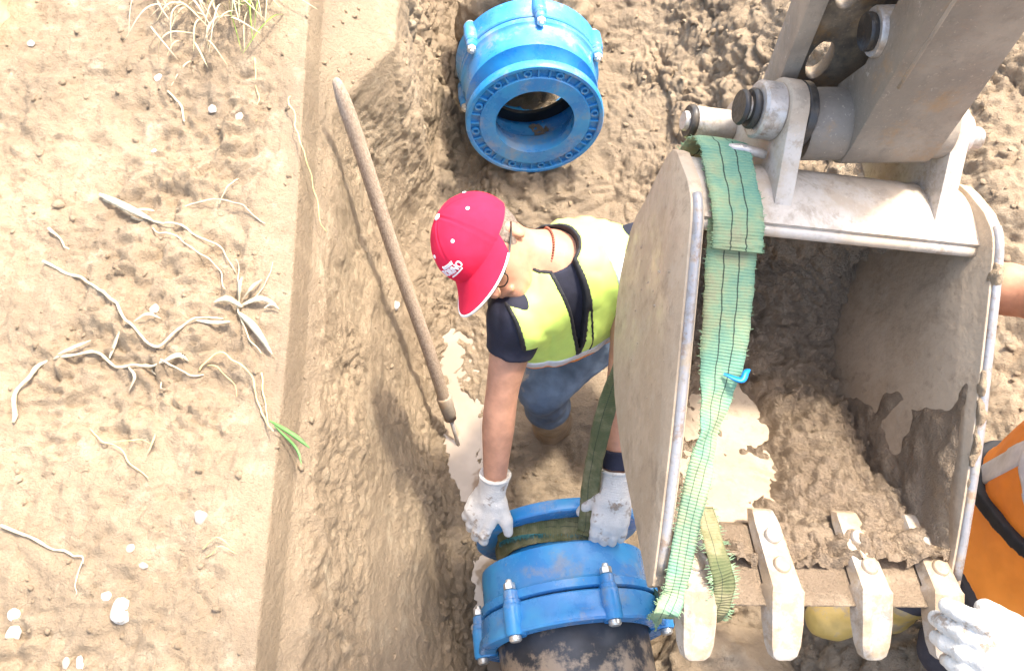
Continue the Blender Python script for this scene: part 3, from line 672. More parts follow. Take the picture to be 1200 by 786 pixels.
# near coupling, clamped on the black pipe (flange at the far end)
NC = Vector((0.128, 0.545, 0.265))
coupling('pipe_coupling', 'blue pipe coupling clamped on the black pipe and gripped by gloves', NC, math.pi + R(7), R(6), R(-21))
ax = Vector((math.sin(R(7)), -math.cos(R(7)), 0.105)).normalized()   # runs from flange to pipe
def pipe():
    t0 = NC + ax * 0.22; t1 = NC + ax * 3.2
    L = (t1 - t0).length; Mx = ax.to_track_quat('Y', 'Z').to_matrix().to_4x4()
    o = lathe_obj('pipe', [(0.176, 0), (0.2035, 0), (0.2045, 0.004), (0.2045, L), (0.176, L)], M_PIPE, None, 96)
    o.matrix_world = Matrix.Translation(t0) @ Mx
    return tag(o, 'black plastic pipe smeared with mud, plugged into the near coupling', 'pipe')
pipe()
# mud banked against the pipe's underside and added heap blocking light through far coupling
def lump(name, c, r, seed, h, lab, mat=M_CLOD, cat='mud'):
    c = np.array(c); r = np.array(r)
    f = lambda P: ell(P, c, r) + 0.25 * min(r) * fbm(P, 9, 3, seed) + 0.1 * min(r) * fbm(P, 30, 2, seed + 5)
    o = sdf_obj(name, f, c - r * 1.4, c + r * 1.4, h, mat); return tag(o, lab, cat)
o = lump('mud_heap', (0.045, 2.35, 0.40), (0.235, 0.14, 0.28), 21, 0.012, 'mud heap added to block light through the back of the far coupling')
o = lump('mud_heap', (0.60, 0.12, 0.10), (0.22, 0.18, 0.17), 9, 0.01, 'lumpy mud heap below the bucket teeth beside the black pipe')
o = lump('mud_heap', (0.40, 0.42, 0.04), (0.13, 0.18, 0.12), 12, 0.01, 'mud banked against the right flank of the near coupling')

# hose end behind the far coupling
P = catmull([(-0.20, 2.17, 0.32), (-0.19, 2.27, 0.36), (-0.165, 2.42, 0.36), (-0.12, 2.60, 0.42), (-0.05, 2.85, 0.62)], 10)
tag(mesh_obj('cable', *tube(P, 0.013, 12), M_CABLE), 'black cable running out of the mud behind the far coupling', 'cable')

# ================================================================== long wooden handle of a tool stuck in the mud
a = Vector((-0.438, 1.477, 1.08)); b = Vector((-0.203, 0.95, 0.06))
t = thing('digging_tool', 'long weathered wooden tool handle leaning on the trench wall, blade sunk in mud', 'tool', b)
pts = [a.lerp(b, k / 30) + Vector((0.002 * math.sin(k * 0.35), 0.0, 0.002 * math.cos(k * 0.5))) for k in range(31)]
ax_ = (b - a).normalized()
rad = [0.0125, 0.0180] + [0.0202] * 27 + [0.0205, 0.0205]
V, F = tube([a - ax_ * 0.012, *pts], [0.006] + rad, 16)
under(t, mesh_obj('handle', V, F, M_WOOD))
under(t, mesh_obj('socket', *tube([b - ax_ * 0.10, b - ax_ * 0.095, b - ax_ * 0.02, b + ax_ * 0.005], [0.0225, 0.0255, 0.0225, 0.012], 16), M_STICK))
under(t, mesh_obj('neck', *tube([b - ax_ * 0.01, b + ax_ * 0.05 + Vector((0, -0.01, 0)), b + ax_ * 0.13 + Vector((0.004, -0.03, 0.0))], [0.008, 0.0065, 0.0065], 10), M_PIN))
bl = np.array([(-0.07, 0.0), (0.07, 0.0), (0.075, -0.16), (0.0, -0.24), (-0.075, -0.16)])
V, F = poly_plate([tuple(p) for p in bl], [], 0.006)
o = plate_obj('blade', V, F, M_PIN); o.location = b + ax_ * 0.15 + Vector((0, -0.02, 0)); o.rotation_euler = (-ax_).to_track_quat('Y', 'Z').to_euler(); under(t, o)

# ================================================================== excavator bucket
# the bucket is curled: its mouth looks up and towards -Y, 65 degrees above level
F3 = Vector((0, math.cos(R(65)), -math.sin(R(65)))); U3 = Vector((0, math.sin(R(65)), math.cos(R(65)))); X3 = Vector((1, 0, 0))
BO = Vector((0.5210, 0.5412, 1.4356))   # middle of the bucket mouth
rl = R(-4.2)
bn = (F3 - X3 * 0.20).normalized()
bv = (U3 * math.cos(rl) - X3 * math.sin(rl)); bv = (bv - bn * bv.dot(bn)).normalized()
bx = bv.cross(-bn).normalized()
if bx.x < 0: bx = -bx
BM = Matrix((bx, bv, bn)).transposed()          # local (x across, v up the mouth, n into the bucket)
def BW(p): return BO + BM @ Vector(p)
BMn = np.array(BM); BOn = np.array(BO)
def BWn(V): return np.asarray(V) @ BMn.T + BOn
bucket = thing('excavator_bucket', 'muddy toothed digger bucket with sling over its left side', 'digger bucket', BO)
HW = 0.262
def halfw(n): return HW - 0.10 * max(n, 0)
PROF = [(0.232, -0.015), (0.30, 0.012), (0.334, 0.055), (0.312, 0.115), (0.278, 0.185), (0.238, 0.272), (0.12, 0.335), (-0.02, 0.325), (-0.15, 0.235), (-0.255, 0.115), (-0.345, 0.012)]
PROF = [(v, n * 1.12 if n > 0.06 else n) for v, n in PROF]
PC = catmull(PROF, 6)
def normals2(P):
    T = np.gradient(P, axis=0); T /= np.linalg.norm(T, axis=1)[:, None]; return np.stack([T[:, 1], -T[:, 0]], 1)
NC2 = normals2(PC)
if NC2[30][1] < 0: NC2 = -NC2       # pointing outwards (deeper)
def shell(lo, hi, t_out, t_in, nx=14):
    V, m = [], hi - lo
    for side in (t_out, -t_in):
        for i in range(lo, hi):
            q = PC[i] + NC2[i] * side
            for k in range(nx):
                V.append(((-1 + 2 * k / (nx - 1)) * (halfw(PC[i][1]) - 0.004), q[0], q[1]))
    F = []
    for s in (0, 1):
        o = s * m * nx
        for i in range(m - 1):
            for k in range(nx - 1):
                f = (o + i * nx + k, o + i * nx + k + 1, o + (i + 1) * nx + k + 1, o + (i + 1) * nx + k); F.append(f if s == 0 else f[::-1])
    g = m * nx
    for i in range(m - 1):
        for k in (0, nx - 1): F.append((i * nx + k, (i + 1) * nx + k, g + (i + 1) * nx + k, g + i * nx + k))
    for k in range(nx - 1):
        for i in (0, m - 1): F.append((i * nx + k, i * nx + k + 1, g + i * nx + k + 1, g + i * nx + k))
    return V, F
V, F = shell(0, 26, 0.014, 0.0); under(bucket, plate_obj('top_plate', BWn(V), F, M_TOP))
V, F = shell(25, len(PC), 0.012, 0.0); under(bucket, plate_obj('back_shell', BWn(V), F, M_INNER))
# rolled front edge of the top plate
under(bucket, mesh_obj('top_edge', *tube([BWn((-HW + 0.005 + (2 * HW - 0.01) * k / 20, 0.228, -0.012)) for k in range(21)], 0.011, 10), M_TOP))
# side plates
OUT = [tuple(PC[i] + NC2[i] * 0.020) for i in range(0, len(PC), 2)]
FRONT = catmull([(-0.352, 0.0), (-0.25, -0.016), (-0.10, -0.034), (0.06, -0.045), (0.17, -0.052), (0.245, -0.052), (0.29, -0.03)], 5)
loop = [tuple(p) for p in FRONT] + [q for q in OUT if q[0] > 0.30 or q[1] > 0.02][1:]
side_parts = []
for s in (-1, 1):
    V, F = poly_plate(loop, [], 0.018)          # x->v, y->n, z->thickness
    V = np.array(V); L = np.stack([s * (np.array([halfw(n) for n in V[:, 1]]) + 0.006) + V[:, 2], V[:, 0], V[:, 1]], 1)
    o = under(bucket, plate_obj('side_plate', BWn(L), F, M_PLATE)); side_parts.append(o)
    # bare steel cutting strip along the front edge
    E = [p for p in FRONT if -0.34 < p[0] < 0.27]
    pts = [BWn((s * (HW + 0.006), p[0], p[1] - 0.003)) for p in E]
    o = mesh_obj('side_cutter', *tube(pts, 0.0085, 8), M_EDGE); under(bucket, o)
# lip plate
lip = []
V, F = poly_plate([(-HW, -0.375), (HW, -0.375), (HW, -0.27), (-HW, -0.27)], [], 0.02)
V = np.array(V); nn = np.interp(V[:, 1], [-0.375, -0.345, -0.255], [-0.012, 0.002, 0.09]); L = np.stack([V[:, 0], V[:, 1], nn + V[:, 2]], 1)
under(bucket, plate_obj('lip', BWn(L), F, M_BMUD))
# teeth: shank bolted to the lip, cap with a scooped face
def tooth_bm():
    bm = bmesh.new()
    sec = [(-0.240, 0.022, 0.010), (-0.258, 0.026, 0.015), (-0.32, 0.028, 0.019), (-0.345, 0.029, 0.021), (-0.35, 0.0325, 0.025), (-0.40, 0.0315, 0.021), (-0.435, 0.029, 0.014), (-0.452, 0.024, 0.009), (-0.459, 0.015, 0.005)]
    rings = []
    for v, w, h in sec:
        base = np.interp(v, [-0.46, -0.345, -0.225], [-0.035, -0.018, 0.085])
        dip = 0.007 if -0.44 < v < -0.36 else 0.0
        pr = [(-1, 0.6), (-0.86, -0.75), (-0.55, -1), (-0.28, -1 + dip * 40), (0, -1 + dip * 46), (0.28, -1 + dip * 40), (0.55, -1), (0.86, -0.75), (1, 0.6), (0.7, 1), (-0.7, 1)]
        rings.append([bm.verts.new((a * w, v, base + b * h)) for a, b in pr])
    n = len(rings[0])
    for i in range(len(rings) - 1):
        for k in range(n): bm.faces.new((rings[i][k], rings[i][(k + 1) % n], rings[i + 1][(k + 1) % n], rings[i + 1][k]))
    bm.faces.new(rings[0]); bm.faces.new(rings[-1][::-1])
    return bm
for x in (-0.212, -0.062, 0.098, 0.232):
    bm = tooth_bm()
    for v in bm.verts: v.co = BW((v.co.x + x, v.co.y, v.co.z))
    o = bm_obj('tooth', bm, M_TOOTH, None, smooth=True); under(bucket, o)
    for vv in (-0.275, -0.315):
        nz = BM @ Vector((0, 0.65, -0.76)); Mx = Matrix.Translation(BW((x, vv, np.interp(vv, [-0.46, -0.345, -0.225], [-0.035, -0.018, 0.085]) - 0.0175))) @ nz.to_track_quat('Y', 'Z').to_matrix().to_4x4()
        h = lathe_obj('bolt_head', [(0.0005, -0.004), (0.0150, -0.004), (0.0150, 0.003), (0.0125, 0.006), (0.0005, 0.007)], M_TOOTH, None, 16, 'Y', Mx); sub(o, h)
# mud sticking inside the bucket
def bucket_mud():
    lo, hi = 10, len(PC) - 1.5; fine = []
    idx = np.linspace(lo, hi, 190)
    px = np.interp(idx, range(len(PC)), PC[:, 0]); pn = np.interp(idx, range(len(PC)), PC[:, 1])
    nx_ = np.interp(idx, range(len(PC)), NC2[:, 0]); nn_ = np.interp(idx, range(len(PC)), NC2[:, 1])
    K = 190; xs = np.linspace(-1, 1, K)
    A = np.stack([np.stack([xs * (HW - 0.1 * max(pn[i], 0) - 0.003), np.full(K, px[i]), np.full(K, pn[i])], 1) for i in range(len(idx))])
    Nn = np.stack([np.stack([np.zeros(K), np.full(K, nx_[i]), np.full(K, nn_[i])], 1) for i in range(len(idx))])
    p = A.reshape(-1, 3); nn = Nn.reshape(-1, 3)
    v = p[:, 1]; x = p[:, 0]
    cov = 0.48 + 1.3 * fbm(p, 8, 5, 5, gain=0.62)
    cov += 0.75 * np.exp(-((x - 0.17) / 0.12) ** 2 - ((v + 0.22) / 0.17) ** 2) + 0.9 * np.exp(-((x + 0.20) / 0.08) ** 2 - ((v + 0.02) / 0.16) ** 2)
    cov -= 0.62 * np.exp(-((x + 0.04) / 0.11) ** 2 - ((v + 0.20) / 0.10) ** 2) + 0.7 * np.exp(-((x - 0.01) / 0.05) ** 2 - ((v + 0.02) / 0.09) ** 2)
    cov += 0.35 * sstep(-0.05, 0.15, v) + 0.35 * sstep(-0.29, -0.335, v) * (fbm(p, 18, 2, 44) > 0.1)
    f1, f2 = worley(p + 0.02 * np.stack([fbm(p, 15, 2, 1), fbm(p, 15, 2, 2), fbm(p, 15, 2, 3)], -1), 30, 4); cl = np.sqrt(np.clip(f2 - f1, 0, 0.4) / 0.4)
    th = sstep(0.05, 0.4, cov) * (0.020 + 0.026 * sstep(0.1, 0.9, cov) + 0.018 * fbm(p, 16, 4, 8) + 0.018 * (cl - 0.5) + 0.010 * fbm(p, 50, 2, 9, ridged=True)) - 0.004
    th = np.where(cov < 0.05, -0.006, np.maximum(th, -0.006))
    q = p - nn * th[:, None]
    i = np.arange(len(idx) - 1)[:, None] * K + np.arange(K - 1)[None]
    F = np.stack([i, i + 1, i + K + 1, i + K], -1).reshape(-1, 4)
    thk = th.reshape(len(idx), K)
    keep = np.maximum.reduce([thk[:-1, :-1], thk[1:, :-1], thk[:-1, 1:], thk[1:, 1:]]).ravel() > -0.004
    o = mesh_obj('mud', BWn(q), F[keep], M_BMUD); o['kind'] = 'stuff'
    tag(o, 'dark clumpy wet mud sticking to the inside of the digger bucket', 'mud')
    # mud clinging to the inner right wall
    n1, n2 = 90, 110
    vv, dd = np.meshgrid(np.linspace(-0.28, 0.2, n1), np.linspace(-0.02, 0.31, n2), indexing='ij')
    bound = np.interp(vv, PC[::-1, 0][:45], PC[::-1, 1][:45])
    dd = np.minimum(dd, bound - 0.002)
    p = np.stack([np.array([HW - 0.1 * max(z, 0) - 0.003 for z in dd.ravel()]), vv.ravel(), dd.ravel()], 1)
    cov = 0.15 + 0.8 * fbm(p, 6, 3, 15) - 3.2 * (p[:, 1] + 0.02); cov -= 0.9 * np.exp(-((p[:, 2] - 0.10) / 0.09) ** 2 - ((p[:, 1] - 0.05) / 0.12) ** 2)
    th = sstep(0.0, 0.5, cov) * (0.014 + 0.012 * fbm(p, 24, 3, 3) + 0.012 * sstep(0.3, 1.2, cov)) - 0.004
    th = np.where(cov < 0, -0.01, np.maximum(th, -0.006)); p[:, 0] -= th
    i = np.arange(n1 - 1)[:, None] * n2 + np.arange(n2 - 1)[None]; F = np.stack([i, i + 1, i + n2 + 1, i + n2], -1).reshape(-1, 4)
    thk = th.reshape(n1, n2); keep = np.maximum.reduce([thk[:-1, :-1], thk[1:, :-1], thk[:-1, 1:], thk[1:, 1:]]).ravel() > -0.004
    o = mesh_obj('mud', BWn(p), F[keep], M_BMUD); o['kind'] = 'stuff'
    tag(o, 'mud clumps clinging to the right inner wall of the bucket', 'mud')
bucket_mud()
# clods on the outer face and the right rim of the bucket
def rim_clods():
    rng = np.random.default_rng(8); Vs, Fs, k = [], [], 0
    ico = bmesh.new(); bmesh.ops.create_icosphere(ico, subdivisions=1, radius=1); iv = np.array([v.co[:] for v in ico.verts]); fi = np.array([[v.index for v in f.verts] for f in ico.faces]); ico.free()
    for j in range(70):
        n = rng.uniform(0.0, 0.24); p = np.array([-(halfw(n) + 0.016), rng.uniform(-0.2, 0.25), n]); r = rng.uniform(0.0012, 0.004)
        v = iv * (1 + 0.25 * rng.standard_normal((len(iv), 1))) * rng.uniform(0.7, 1.3, 3) * r + p
        Vs.append(v); Fs.append(fi + k); k += len(iv)
    o = mesh_obj('mud', BWn(np.concatenate(Vs)), np.concatenate(Fs), M_PLATE, smooth=False); o['kind'] = 'stuff'
    tag(o, 'drying specks stuck to the outer left side of the bucket', 'mud')
    E = np.array([(HW + 0.004, e[0], e[1] - 0.002) for e in FRONT if -0.2 < e[0] < 0.22])
    f = lambda P: chain(P, list(E[::3]), [0.004] * len(E[::3]), 0.003) + 0.016 * fbm(P, 16, 2, 7) + 0.010 * fbm(P, 55, 3, 17, gain=0.6)
    V, F = nets(f, E.min(0) - 0.03, E.max(0) + 0.03, 0.004)
    o = mesh_obj('mud', BWn(V), F, M_CLOD); o['kind'] = 'stuff'; tag(o, 'ragged dried mud along the right rim of the bucket', 'mud')
rim_clods()
# ears and pins
PIN1 = (0.425, 0.0); PIN2 = (0.44, 0.165)
def circle(c, r, n=28, a0=0.0): return [(c[0] + r * math.cos(a0 + 2 * math.pi * k / n), c[1] + r * math.sin(a0 + 2 * math.pi * k / n)) for k in range(n)]
for x in (-0.105, 0.190):
    arc1 = [(PIN1[0] + 0.052 * math.cos(a), PIN1[1] + 0.052 * math.sin(a)) for a in np.linspace(R(-115), R(20), 12)]
    arc2 = [(PIN2[0] + 0.045 * math.cos(a), PIN2[1] + 0.045 * math.sin(a)) for a in np.linspace(R(-20), R(110), 12)]
    V, F = poly_plate([(0.255, -0.010)] + arc1 + arc2 + [(0.34, 0.17), (0.335, 0.10), (0.31, 0.045)], [], 0.026)
    V = np.array(V); L = np.stack([V[:, 2] + x, V[:, 0], V[:, 1]], 1)
    under(bucket, plate_obj('ear', BWn(L), F, M_TOP))
def pin(name, x0, x1, c, r, mat, prof=None):
    Mx = Matrix.Translation(BW((0, c[0], c[1]))) @ BM.to_4x4()
    prof = prof or [(0.0005, x0), (r * 0.9, x0), (r, x0 + 0.004), (r, x1 - 0.004), (r * 0.9, x1), (0.0005, x1)]
    V, F = lathe(prof, 28, 'X'); V = V @ np.array(Mx.to_3x3()).T + np.array(Mx.translation)
    return plate_obj(name, V, F, mat)
for (nm, x0, x1, c, r, m) in (('pin', -0.185, 0.262, PIN1, 0.020, M_PIN), ('pin', -0.215, 0.25, PIN2, 0.018, M_PIN),
        ('pin_boss', -0.158, -0.119, PIN1, 0.047, M_PIN), ('pin_collar', -0.170, -0.157, PIN1, 0.033, M_GREASE), ('pin_collar', -0.186, -0.176, PIN1, 0.029, M_GREASE),
        ('pin_boss', 0.204, 0.228, PIN1, 0.040, M_PIN), ('pin_boss', 0.204, 0.24, PIN2, 0.034, M_PIN), ('pin_boss', -0.195, -0.119, PIN2, 0.029, M_PIN), ('pin_collar', -0.207, -0.194, PIN2, 0.031, M_GREASE),
        ('bush', -0.091, -0.070, PIN1, 0.055, M_GREASE)):
    under(bucket, pin(nm, x0, x1, c, r, m))
# keeper bar in front of the left ear
under(bucket, mesh_obj('keeper_bar', *tube([BWn((-0.215, 0.36, 0.03)), BWn((-0.17, 0.362, 0.015)), BWn((-0.128, 0.355, 0.01))], 0.008, 8), M_PIN))

# ================================================================== excavator arm above the bucket
PW1 = BW((0.045, *PIN1)); PW2 = BW((0.045, *PIN2))
arm = thing('excavator', 'grey brown steel digger arm with pierced link plate above the bucket', 'excavator', PW1)
# stick: box section rising from the bucket pin
up = Vector((0.02, 0.05, 1)).normalized(); sx = Vector(bx); sx = (sx - up * sx.dot(up)).normalized(); sy = up.cross(sx)
SM = np.array(Matrix((sx, sy, up)).transposed())
def SW(V): return np.asarray(V) @ SM.T + np.array(PW1)
def stick():
    prof = [(0.062 * math.cos(a), 0.062 * math.sin(a)) for a in np.linspace(R(190), R(350), 14)]      # (y, z) rounded foot
    prof = [(-0.062, 0.02)] + prof[1:-1] + [(0.058, 0.03), (0.012, 0.12), (0.012, 0.30), (0.02, 0.8), (0.03, 2.4), (-0.10, 2.4), (-0.085, 0.8), (-0.066, 0.30)]
    V, F = poly_plate(prof, [], 0.145); V = np.array(V)
    return plate_obj('stick', SW(np.stack([V[:, 2] + 0.030, V[:, 0], V[:, 1]], 1)), F, M_STICK)
st = under(arm, stick())
V, F = lathe([(0.0005, -0.112), (0.058, -0.112), (0.060, -0.108), (0.060, 0.128), (0.058, 0.132), (0.0005, 0.132)], 32, 'X')
under(arm, plate_obj('stick_bush', SW(V), F, M_STICK))
# weld bead along the stick
under(arm, mesh_obj('weld_bead', *tube([SW((0.030 - 0.0735, -0.093 - 0.03 * k / 20, 0.18 + 0.5 * k / 20)) for k in range(21)], 0.003, 6), M_STICK))
# bucket link: pierced web plate between two side bars, pin boss in front
lu = Vector((-0.005, 0.03, 1)).normalized(); lx = sx - lu * sx.dot(lu); lx.normalize(); ly = lu.cross(lx)
LM = np.array(Matrix((lx, ly, lu)).transposed())
def LW(V): return np.asarray(V) @ LM.T + np.array(PW2)
el = lambda cx, cz, a, b: [(cx + a * math.cos(t), cz + b * math.sin(t)) for t in np.linspace(0, 2 * math.pi, 26, endpoint=False)]
V, F = poly_plate([(-0.093, 0.045), (0.083, 0.045), (0.083, 0.95), (-0.093, 0.95)], [el(-0.052, 0.20, 0.023, 0.045), el(-0.050, 0.345, 0.024, 0.040), el(-0.045, 0.50, 0.024, 0.040)], 0.022); V = np.array(V)
under(arm, plate_obj('link_web', LW(np.stack([V[:, 0], V[:, 2] + 0.01, V[:, 1]], 1)), F, M_LINK))
for x in (-0.106, 0.096):
    out = [(0.046 * math.cos(a), 0.046 * math.sin(a)) for a in np.linspace(R(180), R(360), 14)] + [(0.045, 0.05), (0.03, 0.12), (0.03, 1.0), (-0.03, 1.0), (-0.03, 0.12), (-0.045, 0.05)]
    V, F = poly_plate(out, [], 0.024); V = np.array(V)
    under(arm, plate_obj('link_side_bar', LW(np.stack([V[:, 2] + x, V[:, 0], V[:, 1]], 1)), F, M_STICK))
for (y, z, r, x0, x1, m) in ((0, 0, 0.042, -0.093, 0.083, M_LINK), (-0.06, 0.315, 0.038, -0.020, 0.075, M_PIN), (-0.06, 0.315, 0.029, -0.032, -0.020, M_GREASE), (-0.06, 0.315, 0.043, 0.018, 0.034, M_GREASE)):
    V, F = lathe([(0.0005, x0), (r * 0.95, x0), (r, x0 + 0.004), (r, x1 - 0.004), (r * 0.95, x1), (0.0005, x1)], 28, 'X'); V = V + np.array([0, y, z])
    under(arm, plate_obj('link_boss', LW(V), F, m))
# hydraulic ram from the link up behind the stick
P0 = PW2 + lu * 0.98 + lx * 0.0; P1 = P0 + Vector((0.03, 0.02, 0.5)); P2 = P0 + Vector((0.06, 0.05, 1.3))
under(arm, mesh_obj('ram_rod', *tube([P0, P1], 0.022, 16), M_PIN)); under(arm, mesh_obj('ram_barrel', *tube([P1, P1 + (P2 - P1) * 0.01, P2], [0.03, 0.045, 0.045], 20), M_STICK))

# ================================================================== lifting sling
def ribbon(pts, widths, sides, thick=0.0045, n=10, across=9, curl=0.0):
    P = catmull(pts, n); Wd = np.interp(np.linspace(0, 1, len(P)), np.linspace(0, 1, len(widths)), widths)
    S = np.array([np.array([np.interp(t, np.linspace(0, 1, len(sides)), [s[k] for s in sides]) for k in range(3)]) for t in np.linspace(0, 1, len(P))])
    T = np.gradient(P, axis=0); T /= np.linalg.norm(T, axis=1)[:, None]
    S = S - T * np.sum(S * T, 1)[:, None]; S /= np.linalg.norm(S, axis=1)[:, None]; N = np.cross(S, T)
    L = np.concatenate([[0], np.cumsum(np.linalg.norm(np.diff(P, axis=0), axis=1))])
    V, UV, F = [], [], []; m = len(P)
    for side in (1, -1):
        for i in range(m):
            for k in range(across):
                a = -1 + 2 * k / (across - 1)
                V.append(P[i] + S[i] * a * Wd[i] / 2 * (1 + 0.02 * math.sin(i * 2.3 + k)) + N[i] * (side * thick / 2 * (1 if abs(a) < 0.95 else 0.4) + curl * Wd[i] * (a * a) + 0.0015 * math.sin(i * 0.9 + 3 * a)))
                UV.append((L[i], 0.5 + a / 2))
    g = m * across
    for i in range(m - 1):
        for k in range(across - 1):
            f = (i * across + k, i * across + k + 1, (i + 1) * across + k + 1, (i + 1) * across + k); F.append(f); F.append(tuple(g + q for q in f[::-1]))
        for k in (0, across - 1): F.append((i * across + k, (i + 1) * across + k, g + (i + 1) * across + k, g + i * across + k))
    for i in (0, m - 1):
        for k in range(across - 1): F.append((i * across + k, i * across + k + 1, g + i * across + k + 1, g + i * across + k))
    return (np.array(V), F, UV), (P, S, N, Wd)
def fray(info, mat, per=1.3, ln=0.0045, seed=1):
    P, S, N, Wd = info; rng = np.random.default_rng(seed); parts = []
    for i in range(len(P) - 1):
        for s in (-1, 1):
            for _ in range(rng.poisson(per)):
                t = rng.random(); p = P[i] * (1 - t) + P[i + 1] * t + S[i] * s * Wd[i] / 2 * 0.98
                q = p + S[i] * s * ln * rng.uniform(0.15, 1.3) + N[i] * rng.normal(0, 0.003) + (P[i + 1] - P[i]) * rng.normal(0, 0.25)
                parts.append(tube([p, (p + q) / 2 + N[i] * rng.normal(0, 0.001), q], [0.0009, 0.0008, 0.0004], 3, False))
    return join(parts)
sling = thing('lifting_sling', 'frayed green webbing sling looped over the bucket and round the near coupling', 'lifting sling', BW((-0.2, 0.3, 0)))
xs_ = -0.198
top = [BWn((xs_ + 0.01, 0.375, 0.13)), BWn((xs_ + 0.005, 0.385, 0.07)), BWn((xs_, 0.362, 0.018)), BWn((xs_ + 0.002, 0.315, -0.006)), BWn((xs_ + 0.006, 0.245, -0.036)), BWn((xs_ + 0.008, 0.20, -0.038)), BWn((xs_ + 0.008, 0.185, -0.038))]
bxn = np.array(bx); bnn = np.array(bn)
(m_, info) = ribbon(top, [0.088, 0.09, 0.088, 0.088, 0.086, 0.086], [bxn] * 3, 0.007); o = under(sling, mesh_obj('eye_flap', m_[0], m_[1], M_SLING, uv=m_[2]))
f_ = mesh_obj('frayed_threads', *fray(info, M_FRAY), M_FRAY); f_['kind'] = 'stuff'; sub(o, f_)
P_lip = BWn((-0.255, -0.355, -0.034))
low = [BWn((xs_ + 0.006, 0.25, -0.022)), BWn((xs_ + 0.006, 0.16, -0.022)), BWn((xs_ + 0.006, 0.05, -0.02)), BWn((xs_ - 0.004, -0.05, -0.022)), BWn((xs_ - 0.024, -0.15, -0.032)), BWn((xs_ - 0.044, -0.25, -0.038)), P_lip, BWn((-0.262, -0.40, -0.01)),
       np.array((0.315, 0.235, 0.85)), np.array((0.345, 0.25, 0.62)), np.array((0.385, 0.33, 0.36)), np.array((0.22, 0.46, 0.09)), np.array((0.10, 0.46, 0.085))]
sd_ = [bxn, bxn, bxn, bxn * 0.8 + bnn * 0.6, bxn * 0.7 - bnn * 0.7, bxn, bxn, np.array((0.3, 1, 0.0)), np.array((0, 1, 0.0)), np.array((0, 1, 0.0)), np.array((0, 1, 0.0))]
(m_, info) = ribbon(low, [0.086, 0.086, 0.080, 0.058, 0.04, 0.036, 0.038, 0.042, 0.05, 0.05, 0.06, 0.06], sd_, 0.005, 12); o = under(sling, mesh_obj('front_leg', m_[0], m_[1], M_SLING, uv=m_[2]))
f_ = mesh_obj('frayed_threads', *fray(info, M_FRAY, 1.2, 0.005, 2), M_FRAY); f_['kind'] = 'stuff'; sub(o, f_)
# leg hanging on the outer side of the side plate down to the choker on the neck
back = [BWn((xs_ + 0.01, 0.378, 0.12)), BWn((xs_ + 0.03, 0.375, 0.24)), BWn((-0.15, 0.27, 0.40)), np.array((0.285, 0.84, 1.0)), np.array((0.225, 0.70, 0.85)), np.array((0.205, 0.60, 0.62)), np.array((0.20, 0.50, 0.49)), np.array((0.19, 0.475, 0.475))]
(m_, info) = ribbon(back, [0.086, 0.08, 0.07, 0.055, 0.045, 0.05, 0.05, 0.045], [bxn, bxn, np.array((0.6, 0.2, 0.4)), np.array((0.8, 0.5, 0.1)), np.array((0.7, -0.6, 0.2)), np.array((0.9, -0.3, 0.1)), np.array((1, 0, 0.0))], 0.005, 12)
under(sling, mesh_obj('back_leg', m_[0], m_[1], M_SLINGD, uv=m_[2]))
# choker turn round the neck of the near coupling
cc = np.array(NC) + np.array(ax) * 0.066; axn = np.array(ax)
e1 = np.cross(axn, (0, 0, 1.0)); e1 /= np.linalg.norm(e1); e2 = np.cross(e1, axn); e2 = e2 if e2[2] > 0 else -e2
e1 = e1 if e1[0] > 0 else -e1
ring = [cc + 0.178 * (math.cos(a) * e1 + math.sin(a) * e2) + axn * (0.012 * math.sin(2 * a)) for a in np.linspace(R(60), R(360 + 44), 26)]
(m_, info) = ribbon(ring, [0.06, 0.068, 0.07, 0.06, 0.06, 0.06, 0.05], [axn], 0.009, 4, curl=0.04); under(sling, mesh_obj('choker_turn', m_[0], m_[1], M_SLINGD, uv=m_[2]))
ring = [cc + (0.188 + 0.01 * math.sin(a * 3)) * (math.cos(a) * e1 + math.sin(a) * e2) + axn * (0.0 + 0.03 * math.cos(1.4 * a)) for a in np.linspace(R(62), R(150), 14)]
(m_, info) = ribbon(ring, [0.045, 0.055, 0.06, 0.05, 0.035], [axn], 0.006, 4, curl=0.08); o = under(sling, mesh_obj('choker_turn', m_[0], m_[1], M_SLINGD, uv=m_[2]))
f_ = mesh_obj('frayed_threads', *fray(info, M_FRAYD, 9.0, 0.012, 3), M_FRAYD); f_['kind'] = 'stuff'; sub(o, f_)
# tail beside the first tooth and the little blue tie
tail = [BWn((-0.19, -0.23, 0.02)), BWn((-0.188, -0.30, -0.04)), BWn((-0.178, -0.34, -0.046)), BWn((-0.176, -0.385, -0.03)), BWn((-0.17, -0.41, 0.0))]
(m_, info) = ribbon(tail, [0.03, 0.036, 0.036, 0.03, 0.02], [bxn], 0.004, 8); o = under(sling, mesh_obj('loose_tail', m_[0], m_[1], M_SLINGD, uv=m_[2]))
f_ = mesh_obj('frayed_threads', *fray(info, M_FRAY, 3.0, 0.01, 4), M_FRAY); f_['kind'] = 'stuff'; sub(o, f_)
under(sling, mesh_obj('blue_tie', *blade_mesh([BWn((-0.195, -0.01, -0.03)), BWn((-0.17, -0.018, -0.04)), BWn((-0.16, -0.005, -0.036)), BWn((-0.15, 0.0, -0.03))], 0.0055), M_BLUEP))
